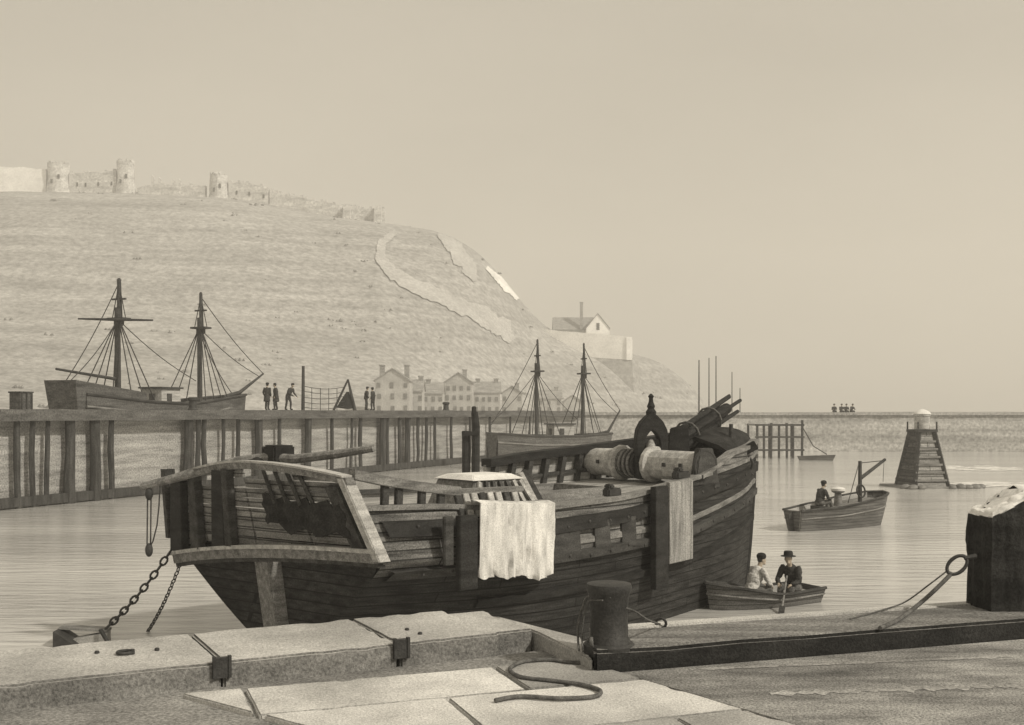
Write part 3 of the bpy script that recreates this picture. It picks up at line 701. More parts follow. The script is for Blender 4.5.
# far masts beyond the breakwater: moored sloops
for px, top, lb, r in ((699,360,'leftmost bare mast of the sloops beyond the breakwater',.13),(709,358,'second bare mast, taller, of the sloops beyond the breakwater',.1),(716,356,'tallest thin mast in the middle of the sloops',.1),(732,372,'shorter mast right of the three tall ones beyond the breakwater',.09),(740,388,'shortest and rightmost mast of the sloops',.09)):
    Y = 136+ (px%7); q = P(px,HY,Y); q.z = 0; t = thing('sloop', lb, 'sloop', q, R(160+px%9*3), 'sloops moored beyond the breakwater')
    bf = hull_fn(7, 2.4, None); xs = np.linspace(0,7,12); m = MB()
    for sgn in (1,-1): m.grid([[(x-3.5, sgn*bf(x,z), z) for x in xs] for z in (-.5,0,.6,1.3)])
    m.build('hull', 'ship_hull', t)
    MB().tube([(0,0,.2),(0,0,EYE+(HY-top)/F*Y)], [r,r*.6], 6).build('mast', 'ship_hull', t)
    MB().tube([(0,0,1.6),(-2.6,0,1.8)], .08, 6).build('boom', 'ship_hull', t)

# mooring piles beyond the barge
q = P(470,470,40); q.z = 0
dl = thing('mooring_dolphin', 'pair of dark mooring piles standing behind the barge', 'mooring piles', q)
s = 40/F
MB().tube([(5*s,0,-1),(6*s,0,EYE+2*s-.6),(4.5*s,0,EYE+(HY-412)*s)], [4.4*s,4*s,3.4*s], 10).lathe((4*s,0,EYE-.05), [(.09,0),(.09,.22),(.05,.26)], 8).build('pile', 'tar_plain', dl)
MB().tube([(-4*s,.1,-1),(-4*s,.1,EYE+(HY-431)*s)], [4*s,4.2*s], 10).build('pile', 'tar_plain', dl)
MB().bar((-8*s,-.1,EYE-22*s),(9*s,-.1,EYE-21*s),.14,.16).build('crosspiece', 'tar_plain', dl)

# ------------------------------------------------------------------ the barge
S = Vector((-4.4,20.0,0)); TH = R(40); U = Vector((math.cos(TH),math.sin(TH),0)); NV = Vector((math.sin(TH),-math.cos(TH),0)); BL = 13.7
barge = thing('barge', 'big black timber barge lying against the quay with broken stern', 'barge', S, TH)
bw_ = tab([0,1.5,3.5,6,8.5,10.5,12,13,13.7],[2.8,3.0,3.08,2.78,2.2,1.65,1.1,.6,.12])
tum = tab([0,3,6,8,11,13,13.7],[.32,.2,.06,0,-.12,-.12,0])
b0_ = tab([0,1,2.5,4.5,6,8.5,10.5,12,13.2,13.7],[.12,.9,2.0,2.6,2.5,2.0,1.5,.98,.34,.1],.25)
sheer = tab([0,1.7,3.7,6.7,9,11.5,13.7],[2.85,2.82,2.66,2.74,2.95,3.2,3.42])
def hb(s, z):
    zw = 2.0
    if z <= 0: return b0_(s)*(1+z*.5)
    if z < zw: return b0_(s)+(bw_(s)-b0_(s))*(z/zw)**.8
    k = (z-zw)/max(.1, sheer(s)-zw); return bw_(s)-tum(s)*min(1.6,k)
def fade(s): return max(0, 1-s/4)
def hp(s, v, z):
    "barge local point of station s, offset v (towards the viewer +), height z"
    f = fade(s)
    ds = .22*v*f + (.13*(2-z) if z < 2 else -.22*(z-2))*f
    bow = max(0, (s-10)/3.7); ds += bow*.1*(z-1.5)
    return Vector((s+ds, -v, z))
def bl(px, v, py=None):
    "local s (and z) on the plane v under a pixel"
    k = (px-512)/F; s_ = (k*(S.y+v*NV.y)-S.x-v*NV.x)/(U.x-k*U.y)
    Y = S.y+s_*U.y+v*NV.y
    return s_, (EYE-(py-HY)/F*Y if py is not None else None)
def blf(px, fn, py=None):
    v = 0
    for _ in range(12): s_, z = bl(px, v, py); v = fn(min(BL,max(0,s_)))
    return s_, v, z
st = list(np.linspace(0,2,9))+list(np.linspace(2.4,12.4,26))+[12.8,13.2,13.5,13.7]
def zc_(v): return 2.1+.24*v/2.8-.13*(v/2.8)**2
def skin(z0f, z1f, n, sides=(1,-1), off=0, lo=-1, hi=99):
    m = MB()
    for sg in sides:
        m.grid([[hp(s, sg*(hb(s, z0f(s)+(z1f(s)-z0f(s))*k/n)+off), z0f(s)+(z1f(s)-z0f(s))*k/n) for s in st if lo <= s <= hi] for k in range(n+1)])
    return m
m = skin(lambda s: -.5, lambda s: 1.72, 8)
# tuck under the counter
rows = [[hp(0, v*hb(0,z), z) for v in np.linspace(-1,1,13)] for z in (-.5,0,.4,.8,1.2,1.5,1.72)]
rows.append([hp(0, v*hb(0,zc_(v*2.8)-.1), zc_(v*2.8)-.1) for v in np.linspace(-1,1,13)])
m.grid(rows); m.build('hull', 'tar', barge)
M['topside'] = mat('topside_planking', .17, .6, (.9,4,14), .8, .6, 40, seam=('xz',.155,2.7,.016,.2), fine=.5, dirt=.5)
cut = [x for x in st if x > 8.9][0]
skin(lambda s: 1.72, sheer, 4, hi=cut).build('topside', 'topside', barge)
skin(lambda s: 1.72, sheer, 4, lo=cut).build('bow_planking', 'tar', barge)
skin(lambda s: 1.9, lambda s: sheer(s)-.01, 3, off=-.14).build('ceiling_planking', 'inner', barge)
# gunwale cap, wales
for sg in (1,-1):
    m = MB(); rows = []
    for s in st:
        v = sg*hb(s,sheer(s)); z = sheer(s)
        rows.append([hp(s,v-sg*.2,z+.0), hp(s,v+sg*.06,z+.0), hp(s,v+sg*.06,z+.09), hp(s,v-sg*.2,z+.09)])
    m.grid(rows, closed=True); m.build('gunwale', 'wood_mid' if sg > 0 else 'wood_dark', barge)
def wale(zf, h, th, mt, s0=0, s1=BL, sides=(1,)):
    for sg in sides:
        m = MB(); rows = []
        for s in [x for x in st if s0-.01 <= x <= s1+.01]:
            z = zf(s); a = hb(s,z-h/2); b_ = hb(s,z+h/2)
            rows.append([hp(s,sg*(a-.03),z-h/2), hp(s,sg*(a+th),z-h/2+.03), hp(s,sg*(b_+th),z+h/2-.03), hp(s,sg*(b_-.03),z+h/2)])
        m.grid(rows, closed=True); m.build('wale', mt, barge, bevel=0)
wale(lambda s: sheer(s)-.32, .3, .1, 'tar_plain', .2)
wale(lambda s: 1.72+.012*s+max(0,s-9)*.12, .22, .12, 'wood_dark', .2)
wale(lambda s: 1.02+.02*s+max(0,s-9)*.1, .2, .09, 'tar_plain', 2.4)
wale(lambda s: 1.98+.012*s+max(0,s-9)*.12, .16, .04, 'wood_mid', 3.2)
# iron bolt heads along the near wales
for zf_, th_ in ((lambda s: sheer(s)-.32,.1),(lambda s: 1.72+.012*s+max(0,s-9)*.12,.12)):
    for s in np.arange(.9, 13.2, .62):
        z = zf_(s)+jit(.05); MB().ball(hp(s, hb(s,z)+th_+.005, z), (.035,.03,.035), 8, 5).build('bolt_head', 'iron', barge)
# deck
zd = tab([0,3,8,11,13.7],[2.62,2.56,2.68,2.9,3.12])
MB().grid([[hp(s, y*(hb(s,zd(s))-.1), zd(s)) for y in np.linspace(-1,1,7)] for s in st if .2 < s < 13.55]).build('deck', 'deck', barge, smooth=0)
# stem post
m = MB(); m.tube([hp(13.68,0,-.4), hp(13.75,0,1.2), hp(13.78,0,2.6), hp(13.72,0,3.62)], [.2,.2,.19,.16], 6); m.build('stem', 'tar_plain', barge)
# sternpost and rudder trunk
m = MB().hexa([(.16,-.28,-.5),(.16,.28,-.5),(.6,.28,-.5),(.6,-.28,-.5)], [(-.2,-.26,1.86),(-.2,.26,1.86),(.3,.26,1.86),(.3,-.26,1.86)]); m.build('sternpost', 'wood_mid', barge, bevel=.02)
# transom -----------------------------------------------------
def zt_(v): return 3.55-.26*(v/2.5)**2-.16*max(0,-v/2.5)+.06*v/2.5
def T(v, z, out=0):
    return Vector((-.22*(z-2)+.22*v-.22*(1-(v/2.8)**2)-out, -v, z))
wt = lambda z: 2.76-.3*(z-2)
# planking with two boards missing
m = MB()
zs = [2.05,2.24,2.42,2.6,2.78,2.96,3.14,3.32,3.5]
for i, (a, b_) in enumerate(zip(zs, zs[1:])):
    for v0, v1 in ((-1,-.62),(-.6,-.02),(0,.52),(.54,1)):
        if (i == 6 and v0 == -.6) or (i == 7 and v0 == 0): continue
        r = []
        for z in (a+.012, b_-.012):
            rr_ = []
            for k in range(5):
                v = (v0+(v1-v0)*k/4)*(wt(z)-.08); zz = min(z, zt_(v)-.06); rr_.append(T(v, max(zz, zc_(v)), jit(.006)))
            r.append(rr_)
        m.slab(r, (.06,0,0))
m.build('transom', 'transom', barge, smooth=0)
def band(zf, w, th, h, mt, name, out=0, n=22, wl_=None):
    m = MB(); rows = []
    for k in range(n+1):
        wa_ = wl_ or w; v = -wa_+(w+wa_)*k/n; z = zf(v)
        rows.append([T(v,z-h/2,-.05+out), T(v,z-h/2,th+out), T(v,z+h/2,th+out), T(v,z+h/2,-.05+out)])
    m.grid(rows, closed=True)
    for r in (rows[0], rows[-1]): m.add(r, [(0,1,2,3)])
    return m.build(name, mt, barge, smooth=40)
band(lambda v: zc_(v)-.02, 2.84, .17, .07, 'wood_pale', 'counter_moulding')
band(lambda v: zc_(v)-.14, 2.8, .12, .17, 'wood_mid', 'counter')
band(lambda v: zc_(v)-.26, 2.77, .1, .07, 'wood_dark', 'counter_moulding')
band(zt_, 2.5, .13, .12, 'wood_mid', 'taffrail', wl_=2.25)
band(lambda v: zt_(v)+.075, 2.46, .16, .035, 'wood_pale', 'taffrail_cap', wl_=2.2)
for va, vb, w, mt in ((-2.5,-1.95,.48,'tar_plain'),(-1.75,-1.35,.3,'wood_dark'),(-.95,-.5,.4,'tar_plain'),(-.62,-.3,.2,'wood_dark')):
    m = MB(); rows = []
    for k in range(6):
        v = va+(vb-va)*k/5; z = zc_(v)+(zt_(v)-zc_(v)-.05)*k/5; a = w*(.5-.1*k/5)
        rows.append([T(v-a,z,.02),T(v-a,z,.17),T(v+a,z,.17),T(v+a,z,.02)])
    m.grid(rows, closed=True); m.build('stern_timber', mt, barge, bevel=.012)
for va, vb in ((.75,.62),(1.05,.9),(1.35,1.18),(1.65,1.45)):
    m = MB(); m.bar(T(va,2.9,.06),T(vb,zt_(vb)-.04,.06),.06,.06); m.build('stanchion', 'wood_dark', barge)
# pale quarter posts
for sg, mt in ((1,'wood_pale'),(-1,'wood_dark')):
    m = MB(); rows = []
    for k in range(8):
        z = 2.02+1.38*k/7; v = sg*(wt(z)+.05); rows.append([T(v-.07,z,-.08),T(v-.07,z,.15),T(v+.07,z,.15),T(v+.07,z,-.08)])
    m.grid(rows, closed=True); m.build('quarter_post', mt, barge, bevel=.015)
m = MB(); rows = []
for k in range(5):
    z = 2.1+1.15*k/4; v = wt(z)-.26; rows.append([T(v-.13,z,.02),T(v-.13,z,.1),T(v+.13,z,.1),T(v+.13,z,.02)])
m.grid(rows, closed=True).build('quarter_post', 'wood_dark', barge)
# hanging cloth on the transom
m = MB(); rows = []
for k in range(14):
    v = .5+1.85*k/13; zt2 = 3.05-.12*(k/13)+.07*math.sin(k*2.1); zb2 = 2.42+.06*math.sin(k*1.3)+.1*(k<3)
    rows.append([T(min(v,wt(z)-.2), z, .1+.05*math.sin(k*1.7)+.03*math.sin(j*2)) for j, z in enumerate(np.linspace(zb2,zt2,7))])
o = MB(); o.slab(rows, (.02,0,0)); o = o.build('tarpaulin', 'canvas_dark', smooth=60)
o.matrix_world = barge.matrix_basis.copy(); tag(o, 'ragged black tarpaulin hung on the right half of the barge stern', 'tarpaulin')
# stern boom, winch block
def lw(px, py, Y):
    p = P(px,py,Y)-S; return Vector((p.dot(U), -p.dot(NV), p.z))
bmq = [lw(142,487,20.6), lw(190,474,20.4), lw(238,461.5,20.1), lw(266,457.5,19.9), lw(296,459,19.6), lw(338,454,19.2), lw(374,448.5,18.8)]
MB().tube(bmq, [.075,.085,.095,.09,.085,.08,.06], 9).build('stern_boom', 'wood_mid', barge)
c0 = lw(279,455,19.9); wb = MB().box(c0, (.42,.42,.36)).build('winch', 'tar_plain', barge, bevel=.03)
MB().tube([c0+Vector((-.05,.25,.1)), c0+Vector((-.05,.5,.12)), c0+Vector((-.05,.5,-.1))], .035, 7).build('handle', 'iron', wb)
MB().lathe(lw(258,461,19.9), [(.16,-.12),(.17,0),(.1,.05),(.02,.08)], 12).build('coiled_rope', 'tar_plain', barge)
# tackle hanging at the boom end
tk = thing('block_and_tackle', 'rope tackle with two dark blocks hanging off the boom end', 'tackle', P(149,487,20.55))
def rel(px, py, Y, o): return P(px,py,Y)-o
o0 = tk.location.copy()
for py in (494,550): 
    m = MB(); m.ball(rel(149,py,20.55,o0), (.075,.06,.12 if py < 500 else .13), 10, 8); m.build('block', 'iron', tk)
for x0_, x1_ in ((147.5,147),(151,150.5)): MB().tube([rel(x0_,497,20.55,o0), rel(x1_,548,20.55,o0)], .014, 5).build('rope', 'rigging', tk)
MB().tube([rel(160,484,20.5,o0), rel(159,505,20.5,o0), rel(157,525,20.5,o0), rel(153,541,20.5,o0), rel(150,547,20.55,o0)], .014, 5).build('rope', 'rigging', tk)
MB().tube([rel(149,482,20.55,o0), rel(149,490,20.55,o0)], .02, 5).build('strop', 'rigging', tk)
# aft rail with stanchions on the near side
r0 = 0.1; pts = []
for px, py in ((352,474),(380,480),(410,485),(440,489),(458,491)):
    s_, v, z = blf(px, lambda s: hb(s,2.85)-.1, py); pts.append(Vector((s_,-v,z)))
for a, b_ in zip(pts, pts[1:]): pass
m = MB(); rows = [[p+Vector((0,-.1,-.09)),p+Vector((0,.1,-.09)),p+Vector((0,.1,.08)),p+Vector((0,-.1,.08))] for p in pts]; m.grid(rows, closed=True); m.add(rows[0],[(0,1,2,3)]); m.add(rows[-1],[(0,1,2,3)]); m.build('quarter_rail', 'wood_mid', barge, bevel=.01)
for px in (384,398,421,440):
    s_, v, z = blf(px, lambda s: hb(s,2.85)-.1, 500); zt2 = np.interp(s_, [p.x for p in pts], [p.z for p in pts])
    MB().bar((s_,-v,sheer(s_)-.05),(s_+.02,-v,zt2-.05),.13,.1,(0,1,0)).build('stanchion', 'wood_dark', barge, bevel=.01)
# far side: quarter bulwark and tall fore bulwark with ribs and cap rail
rp = []
for px, py in ((486,463),(520,457),(560,452),(600,447),(640,441.5),(675,436),(700,434),(722,438),(742,452)):
    s_, v, z = blf(px, lambda s: -hb(s,2.9)+.05, py); rp.append((min(s_,13.6),-v,z))
def rail_at(s_): return np.interp(s_, [p[0] for p in rp], [p[2] for p in rp])
ss = list(np.linspace(rp[0][0], rp[-1][0], 24))
fv = lambda s: hb(min(s,13.7),2.9)-.05
rows = [[hp(s,-fv(s),zd(s)-.2) for s in ss],[hp(s,-fv(s),(zd(s)+rail_at(s))/2) for s in ss],[hp(s,-fv(s),rail_at(s)-.05) for s in ss]]
MB().slab(rows, (0,.1,0)).build('bulwark', 'inner', barge, smooth=0)
m = MB(); rows = []
for s in ss:
    a = hp(s,-fv(s),rail_at(s)); rows.append([a+Vector((0,-.2,-.09)),a+Vector((0,.18,-.09)),a+Vector((0,.18,.1)),a+Vector((0,-.2,.1))])
m.grid(rows, closed=True); m.add(rows[0],[(0,1,2,3)]); m.add(rows[-1],[(0,1,2,3)]); m.build('cap_rail', 'tar_plain', barge)
for i, s in enumerate(np.linspace(rp[0][0]+.08, 12.6, 13)):
    a = hp(s,-fv(s)+.09,zd(s)); b_ = hp(s+.12,-fv(s+.12)+.09,rail_at(s)-.08)
    MB().bar(a,b_,.17,.13,(1,0,0)).build('rib', 'wood_dark', barge)
# near fore bulwark: dark raised wash-strake from amidships to the stem
ss2 = list(np.linspace(9.6,13.65,16)); up = lambda s: sheer(s)+.02+.32*min(1,(s-9.6)/1.6)
rows = [[hp(s,hb(s,sheer(s))+.0,sheer(s)-.02) for s in ss2],[hp(s,hb(s,sheer(s))+.03,up(s)) for s in ss2]]
MB().slab(rows, (0,.1,0)).build('bulwark', 'topside', barge, smooth=0)
rows = []
for s in ss2:
    a = hp(s,hb(s,sheer(s))-.02,up(s)); rows.append([a+Vector((0,-.12,-.03)),a+Vector((0,.14,-.03)),a+Vector((0,.14,.06)),a+Vector((0,-.12,.06))])
m = MB().grid(rows, closed=True); m.build('cap_rail', 'wood_mid', barge)
# windlass across the foredeck
ws = 9.9; wz = zd(ws)+.44; v0, v1 = -1.95, 1.78
wl = MB(); 
wl.lathe((ws,-v1,wz), [(.2,0),(.24,.02),(.34,.2),(.35,1.42),(.44,1.46),(.44,1.56),(.34,1.6)], 14, (0,1,0))
wl.lathe((ws,-v0,wz), [(.2,0),(.24,.02),(.34,.25),(.35,1.1),(.44,1.14),(.44,1.24),(.34,1.28)], 14, (0,-1,0))
wl = wl.build('windlass', 'wood_pale', barge, smooth=25)
MB().lathe((ws,.15,wz), [(.3,0),(.3,.85)], 12, (0,1,0)).build('barrel', 'wood_dark', wl)
for k in range(5): MB().torus((ws,.28+.14*k,wz), .33, .035, (0,1,0), 16, 6).build('chain_turn', 'wood_mid', wl)
for y in (-v1-.08, -v0+.08, -v1+1.51, -v0-1.19): 
    MB().torus((ws,y,wz), .37, .045, (0,1,0), 16, 6).build('iron_band', 'iron', wl)
for k in range(7):
    y = (-v1+.35+.17*k) if k < 4 else (-v0-.3-.2*(k-4)); a = R(200+20*(k%3))
    MB().box((ws+.345*math.cos(a), y, wz+.345*math.sin(a)+.14), (.1,.09,.09)).build('handspike_hole', 'castle_dark', wl)
for y in (-v1-.02, -v0+.02):
    MB().hexa([(ws-.4,y-.1,zd(ws)-.05),(ws+.5,y-.1,zd(ws)-.05),(ws+.5,y+.1,zd(ws)-.05),(ws-.4,y+.1,zd(ws)-.05)],[(ws-.2,y-.09,wz+.42),(ws+.25,y-.09,wz+.42),(ws+.25,y+.09,wz+.42),(ws-.2,y+.09,wz+.42)]).build('windlass_bitt', 'wood_dark', barge, bevel=.02)
# belfry on the pawl bitt
s_, z = bl(651, .1, 450); o = Vector((s_, -.1, z))
t = bpy.data.objects.new('belfry', None)
bf_ = MB()
kk = 26.6/F
prof = [(-16,16),(-16,-12),(-15,-20),(-11,-28),(-5,-34),(0,-37),(5,-34),(11,-28),(15,-20),(16,-12),(16,16)]
ang = Matrix.Rotation(-TH+R(8),3,'Z')
def fl(x, y, d=0): return o+ang @ Vector((x*kk, d, -y*kk))
out = prof; inn = [(x*.52, y*.62+3) for x, y in prof]
vs = [fl(x,y,-.16) for x,y in out]+[fl(x,y,-.16) for x,y in inn]+[fl(x,y,.16) for x,y in out]+[fl(x,y,.16) for x,y in inn]
n = len(out); fs = []
for i in range(n-1):
    fs += [(i,i+1,n+i+1,n+i),(2*n+i,3*n+i,3*n+i+1,2*n+i+1),(i,2*n+i,2*n+i+1,i+1),(n+i,n+i+1,3*n+i+1,3*n+i)]
fs += [(0,n,3*n,2*n),(n-1,3*n-1,4*n-1,2*n-1)]
bf_.add(vs, fs); bel = bf_.build('belfry', 'tar_plain', barge, bevel=.012)
MB().lathe(fl(0,-36), [(.12,-.05),(.13,.05),(.08,.12),(.1,.18),(.06,.28),(.05,.36),(.075,.42),(.02,.48)], 10).build('finial', 'tar_plain', bel)
MB().lathe(fl(0,-4), [(.15,-.14),(.13,-.08),(.1,.06),(.07,.14),(.02,.17)], 12).build('bell', 'wood_pale', bel)
MB().bar(fl(-10,-9),fl(10,-9),.07,.08).build('headstock', 'iron', bel)
MB().box(fl(0,20), (.75,.6,.4), ang).build('base', 'tar_plain', bel, bevel=.02)
# bowsprit stump
a = lw(676,442,27.2); b_ = lw(728,407.5,30.0)
d = (b_-a).normalized(); sdv = d.cross(Vector((0,0,1))).normalized(); upv = sdv.cross(d)
bs = MB().tube([a, a.lerp(b_,.5), b_-d*.1], [.2,.19,.15], 12).build('bowsprit', 'tar_plain', barge)
for q, (x, y, l, rr_) in enumerate(((-.2,.12,.25,.075),(.02,.24,.1,.08),(.2,.1,.35,.07),(-.22,-.08,-.1,.08),(.16,-.14,.2,.075),(-.05,-.22,.05,.07),(-.1,.2,.45,.06))):
    o_ = sdv*x+upv*y; MB().tube([a+o_-d*.1*(q%3), a.lerp(b_,.5)+o_*1.05, b_+o_*1.15+d*l], [rr_,rr_*.95,rr_*.7], 8).build('lashed_spar', 'tar_plain' if q%3 else 'wood_dark', bs)
for k in (.2,.62):
    c_ = a.lerp(b_,k); MB().tube([c_+sdv*.33*math.cos(t_*math.pi/6)+upv*.33*math.sin(t_*math.pi/6) for t_ in range(13)], .03, 6).build('lashing', 'rope', bs)
MB().hexa(*[[lw(px,py,Y) for px,py,Y in q_] for q_ in ([(668,452,26.8),(690,452,26.8),(690,452,27.4),(668,452,27.4)],[(670,428,26.8),(688,424,26.8),(688,424,27.4),(670,428,27.4)])]).build('bowsprit_bitt', 'tar_plain', barge, bevel=.02)
# breast hook / dark hood at the bow
rows = []
for k in range(7):
    s = 11.6+1.95*k/6; h = .5*math.sin(math.pi*(.25+.6*k/6)); rows.append([hp(s,y*(hb(s,sheer(s))-.05),sheer(s)+.2+h*(1-y*y)+.12*(1-abs(y))) for y in (-1,-.6,0,.6,1)])
MB().slab(rows, (0,0,-.1)).build('forecastle_cover', 'canvas_dark', barge, smooth=50)
# cathead, ring, staff
a = lw(722,463,27.3); b_ = lw(756,444.5,27.2); MB().bar(a,b_,.24,.22).build('cathead', 'tar_plain', barge, bevel=.015)
MB().torus(lw(746,464,27.3), .17, .035, U.lerp(NV,.2), 18, 7).build('mooring_ring', 'iron', barge)
MB().tube([lw(731,458,27.6), lw(731,424,27.6)], [.055,.05], 8).build('staff', 'wood_dark', barge)
MB().box(lw(739,490,28.2)+Vector((0,0,0)), (.3,.2,.5)).build('hawse_block', 'iron', barge, bevel=.03)
# hatch amidships, the open hold painted dark
hs_ = 6.1; hv = .45
m = MB(); z0 = zd(hs_)
for c_, d_ in (((hs_,-hv-.85,z0+.12),(2.6,.12,.26)),((hs_,-hv+.85,z0+.12),(2.6,.12,.26)),((hs_-1.24,-hv,z0+.125),(.12,1.58,.255)),((hs_+1.24,-hv,z0+.125),(.12,1.58,.255))): m.box(c_, d_)
co_ = m.build('hatch_coaming', 'wood_mid', barge, bevel=.01)
MB().box((hs_,-hv,z0+.03),(2.34,1.56,.05)).build('hatch_dark_fill', 'castle_dark', co_, smooth=0)  # dark slab filling the coaming, painted as the shade of the hold
# companion hatch with white roof
q0 = [bl(447,1.0,0)[0]+.0, bl(536,1.0,0)[0]]
cs0, cs1 = 2.75, 4.55
m = MB(); vb0, vb1 = .75, 2.45
m.hexa([(cs0,-vb1,2.3),(cs1,-vb1,2.3),(cs1,-vb0,2.3),(cs0,-vb0,2.3)],[(cs0+.32,-vb1+.35,3.22),(cs1-.35,-vb1+.35,3.22),(cs1-.35,-vb0-.2,3.22),(cs0+.32,-vb0-.2,3.22)])
ch = m.build('companion_hatch', 'wood_mid', barge, smooth=0, bevel=.015)
MB().hexa([(cs0+.25,-vb1+.28,3.225),(cs1-.28,-vb1+.28,3.225),(cs1-.28,-vb0-.13,3.225),(cs0+.25,-vb0-.13,3.225)],[(cs0+.4,-vb1+.5,3.32),(cs1-.45,-vb1+.5,3.32),(cs1-.45,-vb0-.4,3.32),(cs0+.4,-vb0-.4,3.32)]).build('roof', 'white', ch, smooth=0, bevel=.015)
for k in range(7):
    s = cs0+.12+(cs1-cs0-.24)*k/6; f = .32-.67*k/6
    MB().bar((s,-vb1-.03,2.5),(s+f*.85,-vb1+.3,3.2),.07,.06,(0,1,0)).build('batten', 'wood_pale' if k in (0,5,6) else 'wood_dark', ch)
# near side pale stanchions above the canvas
for k in range(8):
    px = 463+8.2*k; s_, v, z = blf(px, lambda s: hb(s,2.7)+.02, 492)
    MB().bar((s_,-v,sheer(s_)-.1),(s_-.06,-v+.12,z),.13,.07,(0,1,0)).build('stanchion', 'wood_pale' if k%3 else 'wood_dark', barge, bevel=.01)
s_, v, z = blf(459, lambda s: hb(s,2.7), 492); s2_, v2, z2 = blf(526, lambda s: hb(s,2.7), 489)
MB().bar((s_,-v+.12,z),(s2_,-v2+.12,z2),.14,.1).build('bulwark_rail', 'wood_mid', barge, bevel=.01)
# bent frame at the fore end of the hatch
s_, v, z = blf(541, lambda s: 1.6, 507); s2_, z2 = bl(522, 1.6, 472)
MB().bar((s_,-1.6,z),(s2_,-1.6,z2),.2,.12,(0,1,0)).build('side_frame', 'wood_dark', barge, bevel=.01)
MB().bar((s_-.3,-1.9,z-.02),(s2_-.22,-1.8,z2),.1,.08,(0,1,0)).build('side_frame', 'wood_pale', barge, bevel=.01)
# leeboard, rubbing posts
def hang(px0, px1, py0, py1, mt, name, th=.12, out=.1, n=7):
    sa, va, _ = blf(px0, lambda s: hb(s,2.2)+out); sb, vb_, _ = blf(px1, lambda s: hb(s,2.2)+out)
    zt2 = blf((px0+px1)/2, lambda s: hb(s,2.6)+out, py0)[2]; zb2 = blf((px0+px1)/2, lambda s: hb(s,1)+out, py1)[2]
    rows = [[Vector((s, -(hb(s,2.0)+out), z)) for s in np.linspace(sa,sb,4)] for z in np.linspace(zb2,zt2,n)]
    return MB().slab(rows, (0,-th,0)).build(name, mt, barge, smooth=30, bevel=.012)
hang(666,690,481,560,'leeboard','leeboard',.1,.14)
hang(650,663,486,586,'tar_plain','rubbing_post',.16,.12)
hang(453,471,514,584,'tar_plain','rubbing_post',.14,.12)
hang(440,449,515,560,'wood_dark','rubbing_post',.08,.1)
for px in (560,572,602,628):
    s_, v, z = blf(px, lambda s: hb(s,2.1)+.05, 530); MB().bar((s_,-v-.02,1.8),(s_,-hb(s_,2.45)-.06,2.4),.42,.06,(0,1,0)).build('patch_board', 'wood_dark', barge, bevel=.008)
for px, w in ((612,.3),(681,.34)):
    s_, v, z = blf(px, lambda s: hb(s,2.7)-.15, 494); MB().box((s_,-v,sheer(s_)+.16),(w*1.3,.2,.18)).box((s_-.25*w,-v,sheer(s_)+.28),(w*.5,.2,.1)).build('cleat', 'iron', barge, bevel=.03)
# canvas hung over the side
sa, va, _ = blf(471, lambda s: hb(s,2.6)+.1); sb, vb_, _ = blf(547, lambda s: hb(s,2.6)+.1)
rows = []
N_ = 34
for j in range(16):
    r = []
    for k in range(N_+1):
        s = sa+(sb-sa)*k/N_; z = sheer(s)+.16-(1.3+.1*noise.noise(Vector((k*.23,.7,0)))+.04*noise.noise(Vector((k*.9,2.7,0))))*max(0,(j-2)/13)
        o_ = .2+(.1*noise.noise(Vector((k*.3+j*.03,j*.04,1)))+.05*noise.noise(Vector((k*.8-j*.1,j*.12,5)))+.012*noise.noise(Vector((k*.6,j*.9,9))))*(.6+j/12)
        v = max(hb(s,min(z,sheer(s))), hb(s,2.0))+o_
        if j < 2: v -= .35*(2-j)/2; z = sheer(s)+.2
        if abs(k-11) <= 1 and j > 6: v -= .03
        r.append(Vector((s,-v,z)))
    rows.append(r)
o = MB().slab(rows, (0,.025,0)).build('canvas_sheet', 'canvas', smooth=70); o.matrix_world = barge.matrix_basis.copy()
tag(o, 'pale creased canvas sheet hanging over the middle of the barge side', 'canvas')

